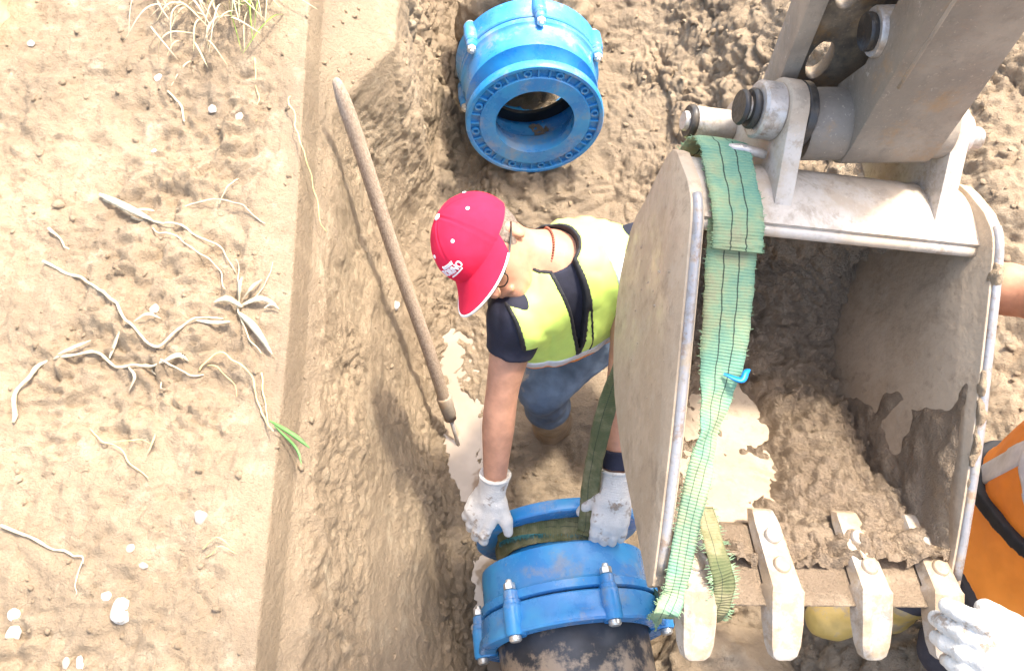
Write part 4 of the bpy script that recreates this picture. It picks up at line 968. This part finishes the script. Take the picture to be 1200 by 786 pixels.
# ================================================================== people
def nrm(v): v = np.array(v, float); return v / np.linalg.norm(v)
def img(v): return nrm(v[0] * np.array(X3) + v[1] * np.array(U3) - v[2] * np.array(F3))
def hand_sdf(W, d, n, right=True, sc=1.0, curl=(0.5, 0.6, 0.65, 0.7), curl2=0.8, thumb=(0.55, 0.8, 0.1), spread=0.05, cd=None):
    cd = nrm(d if cd is None else cd)
    W = np.array(W, float); d = nrm(d); n = nrm(np.array(n) - d * np.dot(n, d)); s = np.cross(n, d) * (1 if right else -1)
    segs = []
    base_off = (0.033, 0.0115, -0.0105, -0.031); lens = (0.078, 0.086, 0.080, 0.064); rads = (0.0112, 0.0116, 0.011, 0.0098)
    for i in range(4):
        p = W + sc * (d * (0.092 - 0.004 * abs(i - 1.2)) + s * base_off[i]); th = curl[i]; sp = spread * (1.3 - i)
        segs.append((W + sc * (d * 0.03 + s * base_off[i] * 0.7), p, 0.016 * sc, rads[i] * 1.22 * sc))
        for k, fr in enumerate((0.45, 0.31, 0.24)):
            u = d * math.cos(th) - n * math.sin(th) + s * sp * (1 - 0.4 * k); u = nrm(u)
            q = p + u * lens[i] * fr * sc; segs.append((p, q, rads[i] * (1.06 - 0.1 * k) * sc, rads[i] * (0.98 - 0.12 * k) * sc)); p = q; th += curl2 * (1.0 if k == 0 else 0.7)
    tb = W + sc * (d * 0.028 + s * 0.030 - n * 0.006); u = nrm(thumb[0] * d + thumb[1] * s - thumb[2] * n); q = tb + u * 0.046 * sc
    u2 = nrm(u + 0.5 * d - 0.35 * n); r = q + u2 * 0.036 * sc
    th_s = [(tb, q, 0.0165 * sc, 0.0135 * sc), (q, r, 0.0135 * sc, 0.0105 * sc)]
    B = np.array([s, d, n])
    def f(P):
        e = ell(P, W + sc * d * 0.056 + n * 0.001, np.array((0.043, 0.056, 0.0195)) * sc, B)
        fg = None
        for i in range(4):
            m = None
            for (a, b, ra, rb) in segs[i * 4:i * 4 + 4]:
                g = rc(P, a, b, ra, rb); m = g if m is None else smin(m, g, 0.004)
            fg = m if fg is None else np.minimum(fg, m)
        e = smin(e, fg, 0.010)
        t_ = smin(rc(P, *th_s[0]), rc(P, *th_s[1]), 0.006)
        e = smin(e, t_, 0.012)
        return e
    def glove(P):
        cuff = rc(P, W - cd * 0.045 * sc, W + d * 0.02 * sc, 0.037 * sc, 0.034 * sc)
        qq = P - (W - cd * 0.045 * sc); roll = np.linalg.norm(np.stack([np.linalg.norm(qq - np.outer(qq @ cd, cd), axis=1) - 0.036 * sc, qq @ cd], 1), axis=1) - 0.0045 * sc
        cuff = smax(cuff, -((P - (W - cd * 0.046 * sc)) @ cd), 0.003)
        e = smin(f(P) - 0.0028, cuff + 0.0012 * np.sin(((P - W) @ d) * 900), 0.016)
        e = np.minimum(e, roll)
        return e + 0.0014 * fbm(P, 45, 2, 3)
    pts = np.array([x for sg in segs for x in sg[:2]] + [tb, q, r, W - d * 0.06 * sc])
    return f, glove, pts.min(0) - 0.035, pts.max(0) + 0.035

# ---------------------------------------------------------------- man crouching in the trench, red cap, yellow vest
def man_in_trench():
    cN = img((-0.80, 0.42, 0.43)); fN = img((-0.14, -0.80, 0.55)); fN = nrm(fN - cN * fN.dot(cN)); lN = -np.cross(fN, cN)
    HB = np.array([lN, fN, cN]); hc = np.array((-0.06, 1.01, 1.069))
    HL = lambda q: hc + np.asarray(q) @ HB          # head-local (left, face, crown) to world
    nb = np.array((0.082, 1.03, 0.985)); rsh = np.array((0.012, 0.885, 0.945)); lsh = np.array((0.30, 1.04, 0.945))
    pel = np.array((0.29, 1.10, 0.50))
    l = nrm(lsh - rsh); s = nrm(nb - pel); s = nrm(s - l * s.dot(l)); fr = np.cross(l, s); TB = np.array([l, s, fr])
    mid = (rsh + lsh) / 2
    rel, rwr = np.array((-0.028, 0.755, 0.77)), np.array((-0.045, 0.606, 0.565))
    lel, lwr = np.array((0.285, 0.85, 0.755)), np.array((0.268, 0.605, 0.60))
    hr, kr, ar = np.array((0.225, 1.05, 0.50)), np.array((0.092, 0.915, 0.435)), np.array((0.140, 0.945, -0.02))
    hl, kl, al = np.array((0.37, 1.15, 0.50)), np.array((0.42, 0.96, 0.43)), np.array((0.43, 1.05, -0.02))
    root = thing('person', 'crouching man in red cap and yellow vest gripping the near blue coupling', 'person', (0.24, 1.0, 0.0))
    def torso(P):
        d = ell(P, mid - s * 0.125 - fr * 0.045, (0.182, 0.185, 0.105), TB)
        d = smin(d, ell(P, mid - s * 0.06 - fr * 0.085, (0.16, 0.15, 0.085), TB), 0.05)
        d = smin(d, ell(P, pel + s * 0.13 - fr * 0.045, (0.15, 0.19, 0.10), TB), 0.06)
        d = smin(d, ell(P, pel - fr * 0.05, (0.16, 0.12, 0.115), TB), 0.05)
        d = smin(d, smin(rc(P, rsh, mid - fr * 0.045 + s * 0.012, 0.06, 0.072), rc(P, mid - fr * 0.045 + s * 0.012, lsh, 0.072, 0.062), 0.03), 0.05)
        return d
    def head(P):
        q = (P - hc) @ HB.T
        d = ell(q, (0, -0.008, 0.012), (0.077, 0.096, 0.10))
        d = smin(d, ell(q, (0, 0.030, -0.055), (0.056, 0.058, 0.066)), 0.035)       # face and jaw
        d = smin(d, rc(q, (0, 0.072, -0.098), (0, 0.062, -0.098), 0.022, 0.03), 0.03)   # chin
        d = smin(d, rc(q, (0, 0.092, -0.005), (0, 0.110, -0.045), 0.008, 0.0145), 0.012)   # nose
        for sg in (-1, 1):
            d = smin(d, ell(q, (sg * 0.034, 0.085, -0.022), (0.03, 0.014, 0.014)), 0.015)   # cheek bones
            d = smax(d, -ell(q, (sg * 0.032, 0.101, 0.004), (0.016, 0.013, 0.010)), 0.008)  # eye sockets
            d = smin(d, ell(q, (sg * 0.079, -0.014, -0.024), (0.009, 0.017, 0.029)), 0.006)
            d = smax(d, -ell(q, (sg * 0.089, -0.010, -0.021), (0.005, 0.010, 0.018)), 0.004)
        d = smin(d, rc(q, (-0.02, 0.094, -0.074), (0.02, 0.094, -0.074), 0.006, 0.006), 0.008)  # lips
        return d
    neck_top = HL((0, -0.028, -0.055))
    fR, gR, loR, hiR = hand_sdf(rwr + nrm(rwr - rel) * 0.035, (-0.42, -0.62, -0.62), (-0.45, -0.58, 0.66), True, 1.06, (0.02, 0.12, 0.22, 0.35), 0.50, (0.8, 0.8, 0.15), 0.05, rwr - rel)
    fL, gL, loL, hiL = hand_sdf(lwr + nrm(lwr - lel) * 0.035, (-0.10, -0.82, -0.52), (-0.05, -0.50, 0.86), False, 1.06, (0.25, 0.28, 0.30, 0.33), 0.28, (0.7, 0.65, 0.5), 0.02, lwr - lel)
    def arm(P, a, b, c):
        e = c + nrm(c - b) * 0.05; bb = b + (0.5 * (a + c) - b) * 0.12
        Q = catmull([a, bb, c, e], 6); t = np.linspace(0, 3, len(Q))
        rad = np.interp(t, [0, 0.5, 0.85, 1.0, 1.3, 1.7, 2.0, 3.0], [0.055, 0.047, 0.041, 0.0405, 0.042, 0.034, 0.0295, 0.027])
        return chain(P, list(Q), list(rad), 1e-4)
    def legs(P):
        d = smin(chain(P, [hr, kr], [0.088, 0.062]), chain(P, [kr, kr * 0.6 + ar * 0.4, ar], [0.058, 0.056, 0.042], 0.02), 0.025)
        e = smin(chain(P, [hl, kl], [0.088, 0.062]), chain(P, [kl, kl * 0.6 + al * 0.4, al], [0.058, 0.056, 0.042], 0.02), 0.025)
        return np.minimum(d, e)
    def body(P):
        d = torso(P) + 0.006
        d = smin(d, smin(head(P), chain(P, [neck_top, nb, mid - s * 0.08 - fr * 0.06], [0.055, 0.054, 0.055], 0.03), 0.028), 0.04)
        d = smin(d, np.minimum(arm(P, rsh, rel, rwr), arm(P, lsh, lel, lwr)), 0.02)
        d = np.minimum(d, np.minimum(fR(P), fL(P)))
        d = smin(d, legs(P), 0.03)
        return d
    bo = sdf_obj('body', body, (-0.22, 0.42, -0.06), (0.56, 1.32, 1.16), 0.006, M_SKIN); under(root, bo)
    # clothes
    def neckcut(P, r, vw=0.024, depth=0.24):
        q = P - nb; a = q @ l; b = q @ s; c = q @ fr
        sph = rc(P, nb - s * 0.03, nb + s * 0.12 + fr * 0.02, r, r * 1.1)
        if vw is None: return sph
        v = (np.abs(a) - vw * (1 + (b + 0.02) / depth)) * 0.92
        return np.minimum(sph, np.maximum(v, -c + 0.0))
    wr = lambda P, a: a * (0.7 * fbm(P * np.array([1, 1, 0.7]), 15, 3, 31) + 0.9 * fbm(P * np.array([1.3, 0.8, 0.45]), 13, 2, 37, ridged=True))
    def sleeve(P, a, b, k, off):
        e = a + (b - a) * k; d = chain(P, [a - (b - a) * 0.1, e], [0.07 + off, 0.060 + off], 0.02)
        return smax(d, (P - e) @ nrm(b - a), 0.004)
    def tee(P):
        d = torso(P) - 0.007
        d = smin(d, np.minimum(sleeve(P, rsh, rel, 0.40, 0.0), sleeve(P, lsh, lel, 0.45, 0.0)), 0.02)
        d = smax(d, -neckcut(P, 0.060, None), 0.004)
        d = smax(d, -((P - pel) @ s) + 0.02, 0.01)
        return d + wr(P, 0.004)
    under(root, sdf_obj('t_shirt', tee, (-0.14, 0.66, 0.40), (0.52, 1.32, 1.14), 0.005, M_TEE))
    arm_cut = lambda P: np.abs((P - mid) @ l) - 0.186
    def vest0(P): return torso(P) - 0.0225 + wr(P, 0.0055)
    hem = lambda P: -((P - pel) @ s) + 0.115
    def vest(P):
        d = vest0(P)
        d = smax(d, -neckcut(P, 0.066), 0.003); d = smax(d, arm_cut(P), 0.004); return smax(d, hem(P), 0.004)
    vo = under(root, sdf_obj('vest', vest, (-0.14, 0.66, 0.40), (0.56, 1.34, 1.16), 0.0045, M_VEST))
    def trim(P):
        d = vest0(P) - 0.0015
        e = np.maximum(np.abs(neckcut(P, 0.066)) - 0.0048, np.maximum(arm_cut(P), hem(P)))
        g = np.maximum(np.abs(arm_cut(P)) - 0.0048, -neckcut(P, 0.066))
        h = np.maximum(np.abs(hem(P)) - 0.006, arm_cut(P))
        z = np.maximum(np.abs((P - mid) @ l) - 0.004, np.maximum(-(P - nb) @ fr, np.maximum(hem(P), -neckcut(P, 0.066))))   # zip below the neck opening
        return np.maximum(d, np.minimum(np.minimum(e, g), np.minimum(h, z)))
    sub(vo, sdf_obj('binding', trim, (-0.14, 0.66, 0.40), (0.56, 1.34, 1.16), 0.0042, M_BLACK)).parent = vo
    base = lambda P: np.maximum(np.maximum(vest0(P) - 0.0028, -neckcut(P, 0.074)), np.maximum(arm_cut(P) + 0.012, hem(P) + 0.01))
    strip = lambda P: np.maximum(base(P), np.abs((P - mid) @ l - 0.098) - 0.022)
    stripR = lambda P: np.maximum(base(P), np.abs((P - mid) @ l + 0.105) - 0.022)
    # the shoulder tape only runs down the front panel
    for nm, f in (('reflective_tape', lambda P: np.maximum(np.maximum(strip(P), -((P - nb) @ fr) + 0.05), -((P - nb) @ s) - 0.17)),
                  ('reflective_tape', lambda P: np.maximum(base(P) - 0.001, np.abs((P - pel) @ s - 0.245) - 0.018))):
        sub(vo, sdf_obj(nm, f, (-0.14, 0.66, 0.40), (0.56, 1.34, 1.16), 0.0045, M_SILVER))
    sub(vo, sdf_obj('orange_band', lambda P: np.maximum(base(P) - 0.0005, np.abs((P - pel) @ s - 0.212) - 0.014), (-0.14, 0.66, 0.40), (0.56, 1.34, 0.9), 0.0045, M_VEST2))
    def trou(P):
        d = smin(legs(P), smax(torso(P), ((P - pel) @ s) - 0.10, 0.01), 0.03) - 0.013 + 0.008 * fbm(P, 15, 3, 41) + 0.003 * fbm(P, 40, 2, 4)
        return smax(d, -(P[:, 2] - 0.235), 0.006)
    under(root, sdf_obj('trousers', trou, (0.0, 0.80, 0.18), (0.56, 1.32, 0.68), 0.0055, M_JEAN))
    for a, k in ((ar, kr), (al, kl)):
        foot = a + np.array((-0.01, -0.03, 0.0))
        f = lambda P: smax(smin(rc(P, k * 0.42 + a * 0.58, a, 0.068, 0.058), rc(P, a + np.array((0, 0.03, 0.02)), foot, 0.055, 0.05), 0.04) + 0.006 * fbm(P, 25, 3, 3), (P[:, 2] - 0.255), 0.012)
        under(root, sdf_obj('boot', f, a - 0.2, a + np.array((0.2, 0.2, 0.36)), 0.006, M_BOOT))
    under(root, sdf_obj('glove', gR, loR, hiR, 0.0028, M_GLOVE)); under(root, sdf_obj('glove', gL, loL, hiL, 0.0028, M_GLOVE))
    wb = lwr - nrm(lwr - lel) * 0.045
    under(root, sdf_obj('wrist_band', lambda P: np.maximum(rc(P, lel, lwr, 0.05, 0.039), np.abs((P - wb) @ nrm(lwr - lel)) - 0.024), wb - 0.09, wb + 0.09, 0.004, M_TEE))
    def hair(P):
        q = (P - hc) @ HB.T
        d = ell(q, (0, -0.010, 0.010), (0.081, 0.100, 0.10))
        return np.maximum(np.maximum(d, q[:, 2] - 0.04), np.maximum(q[:, 1] - 0.030 + 0.2 * np.abs(q[:, 2]), -(q[:, 2] + 0.055 + 0.35 * q[:, 1]))) + 0.002 * fbm(P, 90, 2, 2)
    under(root, sdf_obj('hair', hair, hc - 0.15, hc + 0.15, 0.004, M_HAIR))
    # cap
    rr = np.array((0.096, 0.112, 0.101)); cc_ = np.array((0, -0.003, 0.031)); V = []; nth, nph = 34, 120
    def dome(th, ph, off=0.0):
        st_ = math.sin(th); k = 1.0 + 0.05 * max(0, math.cos(ph)) * math.sin(th) ** 2 * (1 if th < 1.2 else max(0, 1 - (th - 1.2) * 2))
        p = np.array((st_ * math.sin(ph), st_ * math.cos(ph), math.cos(th))) * (rr * k + off) + cc_
        return p
    tmax = lambda ph: R(97) + R(5) * math.cos(ph + math.pi) * 0.6
    for i in range(nth + 1):
        for k in range(nph):
            ph = 2 * math.pi * k / nph; th = 1e-3 + tmax(ph) * i / nth
            m = min(abs(((ph - math.pi / 6 + math.pi / 6) % (math.pi / 3)) - 0), abs((ph % (math.pi / 3)) - math.pi / 3))
            V.append(dome(th, ph, -0.0016 * math.exp(-(m * math.sin(th) / 0.03) ** 2) + 0.0008 * math.exp(-((m * math.sin(th) - 0.05) / 0.02) ** 2)))
    V = np.array(V); V = V + 0.0016 * fbm(V, 28, 2, 5)[:, None]
    F = [(i * nph + k, i * nph + (k + 1) % nph, (i + 1) * nph + (k + 1) % nph, (i + 1) * nph + k) for i in range(nth) for k in range(nph)]
    cap_o = under(root, mesh_obj('cap', HL(V), F, M_RED))
    # brim
    na, nr_ = 41, 12; top_, edge = [], []
    for i in range(na):
        ph = R(-72) + R(144) * i / (na - 1); r0 = dome(R(93), ph, -0.003); e = 0.082 * max(0.0, math.cos(ph * 0.98)) ** 0.55
        for j in range(nr_):
            t = j / (nr_ - 1); p = r0 + np.array((math.sin(ph) * 0.20, 1.0, 0)) * e * t; p[2] -= 0.30 * e * t + 0.020 * (math.sin(ph) ** 2) * t + 0.004 * math.sin(math.pi * t)
            top_.append(p)
        edge.append(p.copy())
    nT = len(top_); bot = [p - np.array((0, 0, 0.0035)) for p in top_]
    F = []
    for i in range(na - 1):
        for j in range(nr_ - 1):
            q = (i * nr_ + j, i * nr_ + j + 1, (i + 1) * nr_ + j + 1, (i + 1) * nr_ + j); F.append(q); F.append(tuple(nT + x for x in q[::-1]))
        F.append((i * nr_ + nr_ - 1, nT + i * nr_ + nr_ - 1, nT + (i + 1) * nr_ + nr_ - 1, (i + 1) * nr_ + nr_ - 1))
    sub(cap_o, mesh_obj('brim', HL(np.array(top_ + bot)), F, M_RED))
    sub(cap_o, mesh_obj('piping', *tube(HL(np.array(edge) - np.array((0, 0, 0.0018))), 0.0028, 8), M_WHITE))
    # button and eyelets
    def dot(nm, th, ph, r):
        p = HL(dome(th, ph, 0.0005)); nrm_ = nrm(p - HL(cc_)); bm = bmesh.new(); bmesh.ops.create_uvsphere(bm, u_segments=14, v_segments=8, radius=r)
        q = Vector(nrm_).to_track_quat('Z', 'Y')
        for v in bm.verts: v.co = Vector(p) + q @ Vector((v.co.x, v.co.y, v.co.z * 0.45))
        o = bm_obj(nm, bm, M_WHITE, smooth=True); sub(cap_o, o)
    dot('button', 0.01, 0, 0.0085)
    for k in range(6): dot('eyelet', R(48), math.pi / 6 + k * math.pi / 3, 0.0048)
    # embroidered lettering on the front panel
    for txt, size, y0, x0 in (('TORINO', 0.0215, -0.003, 0.001),):
        cu = bpy.data.curves.new('text', 'FONT'); cu.body = txt; cu.size = size; cu.align_x = 'CENTER'; cu.extrude = 0.0; cu.offset = size * 0.022; cu.resolution_u = 3
        to = bpy.data.objects.new('text', cu); COL.objects.link(to); me = bpy.data.meshes.new_from_object(to); bpy.data.objects.remove(to)
        bm = bmesh.new(); bm.from_mesh(me); bmesh.ops.triangulate(bm, faces=bm.faces); bmesh.ops.subdivide_edges(bm, edges=[e for e in bm.edges if e.calc_length() > 0.004], cuts=2)
        ret = bmesh.ops.extrude_face_region(bm, geom=bm.faces[:]); ev = set(v for v in ret['geom'] if isinstance(v, bmesh.types.BMVert))
        for v in bm.verts:
            x, y = v.co.x + x0, v.co.y + y0; p = dome(R(73) - y / 0.105, (x - 0.0) / 0.108 - R(6), 0.0022 if v in ev else 0.0002); v.co = HL(p)
        o = bm_obj('lettering', bm, M_WHITE); sub(cap_o, o)
    # unreadable script above and small unreadable line below the word
    sub(cap_o, mesh_obj('lettering', *tube([HL(dome(R(73) - (0.0175 + 0.0035 * math.sin(t * 46)) / 0.105, -R(6) + (t - 0.5) * 0.42 + 0.012 * math.sin(t * 46 + 1.2), 0.0012)) for t in np.linspace(0, 1, 90)], 0.0012, 5), M_WHITE))
    sub(cap_o, mesh_obj('lettering', *tube([HL(dome(R(73) + (0.0095 - 0.003 * t + 0.0012 * math.sin(t * 80)) / 0.105, -R(2) + (t - 0.5) * 0.46, 0.0012)) for t in np.linspace(0, 1, 90)], 0.0012, 5), M_WHITE))
    # glasses
    g_root = under(root, mesh_obj('glasses', *tube([HL(p) for p in ((0.085, -0.022, -0.006), (0.085, 0.01, -0.012), (0.080, 0.05, -0.018), (0.068, 0.106, -0.022))], 0.0022, 8), M_DARKPL))
    sub(g_root, mesh_obj('temple', *tube([HL(p) for p in ((-0.085, -0.022, -0.006), (-0.085, 0.01, -0.012), (-0.080, 0.05, -0.018), (-0.068, 0.106, -0.022))], 0.0022, 8), M_DARKPL))
    for sg in (-1, 1):
        sub(g_root, mesh_obj('rim', *tube([HL((sg * 0.038 + 0.028 * math.cos(a), 0.112 - 0.008 * abs(math.cos(a)), -0.026 + 0.019 * math.sin(a))) for a in np.linspace(0, 2 * math.pi, 24)], 0.0016, 6), M_DARKPL))
    sub(g_root, mesh_obj('bridge', *tube([HL(p) for p in ((-0.011, 0.112, -0.022), (0, 0.117, -0.019), (0.011, 0.112, -0.022))], 0.0016, 6), M_DARKPL))
    # beaded necklace
    na_ = nrm(nb - neck_top); e1_ = nrm(np.cross(na_, (0.3, 0.2, 1.0))); e2_ = np.cross(na_, e1_); parts = []
    ico = bmesh.new(); bmesh.ops.create_icosphere(ico, subdivisions=1, radius=0.0036); iv = np.array([v.co[:] for v in ico.verts]); ifc = [tuple(v.index for v in f.verts) for f in ico.faces]; ico.free()
    for k in range(64):
        a = 2 * math.pi * k / 64; parts.append((iv + nb - na_ * 0.018 + 0.0665 * (math.cos(a) * e1_ + math.sin(a) * e2_), ifc))
    o = under(root, mesh_obj('necklace', *join(parts), M_BEAD))
man_in_trench()

# ---------------------------------------------------------------- second worker at the right edge, orange vest
def man_at_right():
    root = thing('person', 'worker in orange vest and yellow boots at the right edge holding the bucket rim', 'person', (1.02, 0.28, 0.2))
    pel = np.array((1.08, 0.36, 0.98)); ch = np.array((1.085, 0.38, 1.26)); nb = np.array((1.07, 0.38, 1.50)); hd = np.array((1.03, 0.38, 1.66))
    rsh = np.array((1.05, 0.56, 1.43)); lsh = np.array((1.05, 0.20, 1.43))
    l = nrm(lsh - rsh); s = nrm(nb - pel); s = nrm(s - l * s.dot(l)); fr = np.cross(l, s); TB = np.array([l, s, fr])
    rel, rwr = np.array((0.985, 0.72, 1.36)), np.array((0.865, 0.86, 1.22))
    lwr = np.array((0.775, 0.065, 1.456)); lel = np.array((1.00, 0.02, 1.30))
    gr = gz(0.93, 0.26); gl = gz(1.09, 0.19)
    hr, kr, ar = np.array((1.06, 0.42, 0.93)), np.array((0.99, 0.34, 0.58)), np.array((0.955, 0.30, gr + 0.06))
    hl, kl, al = np.array((1.08, 0.27, 0.93)), np.array((1.06, 0.19, 0.58)), np.array((1.12, 0.21, gl + 0.06))
    fR, gR, loR, hiR = hand_sdf(rwr, (-0.8, 0.2, -0.3), (0.1, 0.3, 0.9), True, 1.0)
    fL, gL, loL, hiL = hand_sdf(lwr, (-0.93, 0.34, 0.10), (0.06, -0.42, 0.90), False, 1.1, (0.10, 0.42, 0.5, 0.55), 0.55, (0.85, 0.3, 0.6), 0.03)
    def torso(P):
        d = ell(P, ch, (0.18, 0.22, 0.125), TB); d = smin(d, ell(P, pel + s * 0.08, (0.165, 0.2, 0.125), TB), 0.07)
        d = smin(d, ell(P, pel - s * 0.04, (0.17, 0.12, 0.13), TB), 0.05)
        return smin(d, rc(P, rsh, lsh, 0.062, 0.062), 0.05)
    def arm(P, a, b, c): return smin(chain(P, [a, b], [0.057, 0.043]), chain(P, [b, b * 0.65 + c * 0.35, c], [0.043, 0.046, 0.030], 0.02), 0.02)
    def legs(P):
        d = smin(chain(P, [hr, kr], [0.09, 0.062]), chain(P, [kr, ar], [0.06, 0.045]), 0.025); e = smin(chain(P, [hl, kl], [0.09, 0.062]), chain(P, [kl, al], [0.06, 0.045]), 0.025)
        return np.minimum(d, e)
    hB = np.array([l, fr, s])
    def head(P):
        q = (P - hd) @ hB.T
        d = ell(q, (0, -0.005, 0.02), (0.077, 0.096, 0.105)); d = smin(d, ell(q, (0, 0.032, -0.05), (0.055, 0.058, 0.066)), 0.035)
        d = smin(d, rc(q, (0, 0.094, 0.0), (0, 0.113, -0.035), 0.008, 0.014), 0.012); d = smin(d, rc(q, (0, 0.07, -0.09), (0, 0.06, -0.09), 0.022, 0.03), 0.03)
        for sg in (-1, 1):
            d = smin(d, ell(q, (sg * 0.08, -0.008, -0.012), (0.01, 0.02, 0.033)), 0.008); d = smax(d, -ell(q, (sg * 0.032, 0.102, 0.008), (0.016, 0.012, 0.01)), 0.008)
        return smin(d, rc(q, (-0.02, 0.095, -0.068), (0.02, 0.095, -0.068), 0.006, 0.006), 0.008)
    def body(P):
        d = torso(P) + 0.006; d = smin(d, smin(head(P), chain(P, [hd - s * 0.05 - fr * 0.02, nb, ch + s * 0.15], [0.056, 0.06, 0.07], 0.03), 0.03), 0.04)
        d = smin(d, np.minimum(arm(P, rsh, rel, rwr), arm(P, lsh, lel, lwr)), 0.02); d = np.minimum(d, np.minimum(fR(P), fL(P))); return smin(d, legs(P), 0.03)
    under(root, sdf_obj('body', body, (0.5, -0.12, 0.0), (1.36, 0.92, 1.84), 0.0075, M_SKIN))
    wr = lambda P, a: a * fbm(P * np.array([1, 1, 0.7]), 14, 3, 31)
    vest0 = lambda P: torso(P) - 0.032 + wr(P, 0.008)
    cut = lambda P: np.maximum(np.maximum(np.abs((P - ch) @ l) - 0.185, -((P - pel) @ s) - 0.02), -(np.linalg.norm(P - nb, axis=1) - 0.088))
    vo = under(root, sdf_obj('vest', lambda P: smax(vest0(P), cut(P), 0.004), (0.82, 0.1, 0.85), (1.34, 0.68, 1.6), 0.0055, M_VEST2))
    b = lambda P: np.maximum(vest0(P) - 0.003, cut(P) + 0.01)
    sub(vo, sdf_obj('reflective_tape', lambda P: np.maximum(b(P), np.abs((P - ch) @ l + 0.09) - 0.026), (0.82, 0.1, 0.85), (1.34, 0.68, 1.6), 0.0055, M_SILVER))
    sub(vo, sdf_obj('reflective_tape', lambda P: np.maximum(b(P) - 0.001, np.abs((P - ch) @ s - 0.0) - 0.026), (0.82, 0.1, 0.85), (1.34, 0.68, 1.6), 0.0055, M_SILVER))
    dg = nrm(s * 0.80 - l * 0.6)
    sub(vo, sdf_obj('strap', lambda P: np.maximum(b(P) - 0.012, np.abs((P - ch) @ dg + 0.10) - 0.014), (0.82, 0.1, 0.85), (1.34, 0.68, 1.6), 0.0055, M_BLACK))
    def tee(P):
        d = torso(P) - 0.004
        for a, e in ((rsh, rel), (lsh, lel)):
            c = a + (e - a) * 0.55; d = smin(d, smax(rc(P, a, c, 0.068, 0.062), (P - c) @ nrm(e - a), 0.004), 0.02)
        return smax(d, -(np.linalg.norm(P - nb, axis=1) - 0.072), 0.004)
    under(root, sdf_obj('t_shirt', tee, (0.78, -0.02, 0.82), (1.36, 0.78, 1.6), 0.007, M_TEE))
    trou = lambda P: smax(smin(legs(P), smax(torso(P), (P - pel) @ s - 0.06, 0.01), 0.03) - 0.014 + 0.012 * fbm(P * np.array([1, 1, 0.6]), 13, 3, 4), -(P[:, 2] - 0.45), 0.006)
    under(root, sdf_obj('trousers', trou, (0.8, 0.0, 0.42), (1.36, 0.62, 1.1), 0.0065, M_DARKT))
    for a, k in ((ar, kr), (al, kl)):
        ft = a + np.array((-0.12, -0.03, -0.012)); tp = a + (k - a) * 0.72
        f = lambda P: smax(smin(rc(P, tp, a, 0.078, 0.06), smin(rc(P, a + np.array((0.03, 0, -0.01)), ft, 0.055, 0.046), rc(P, ft, ft + np.array((-0.03, 0, 0)), 0.05, 0.046), 0.02), 0.05) + 0.006 * fbm(P, 22, 3, 3), (P - tp) @ nrm(k - a) - 0.02, 0.006)
        under(root, sdf_obj('boot', f, np.minimum(ft, a) - 0.12, np.maximum(tp, a) + 0.14, 0.0065, M_YBOOT))
    under(root, sdf_obj('glove', gL, loL, hiL, 0.003, M_GLOVE)); under(root, sdf_obj('glove', gR, loR, hiR, 0.004, M_GLOVE))
    under(root, sdf_obj('hair', lambda P: np.maximum(ell((P - hd) @ hB.T, (0, -0.01, 0.022), (0.082, 0.1, 0.11)), np.maximum(((P - hd) @ hB.T)[:, 1] - 0.06, -((P - hd) @ hB.T)[:, 2] - 0.01)) + 0.002 * fbm(P, 80, 2, 2), hd - 0.16, hd + 0.17, 0.006, M_HAIR))
man_at_right()
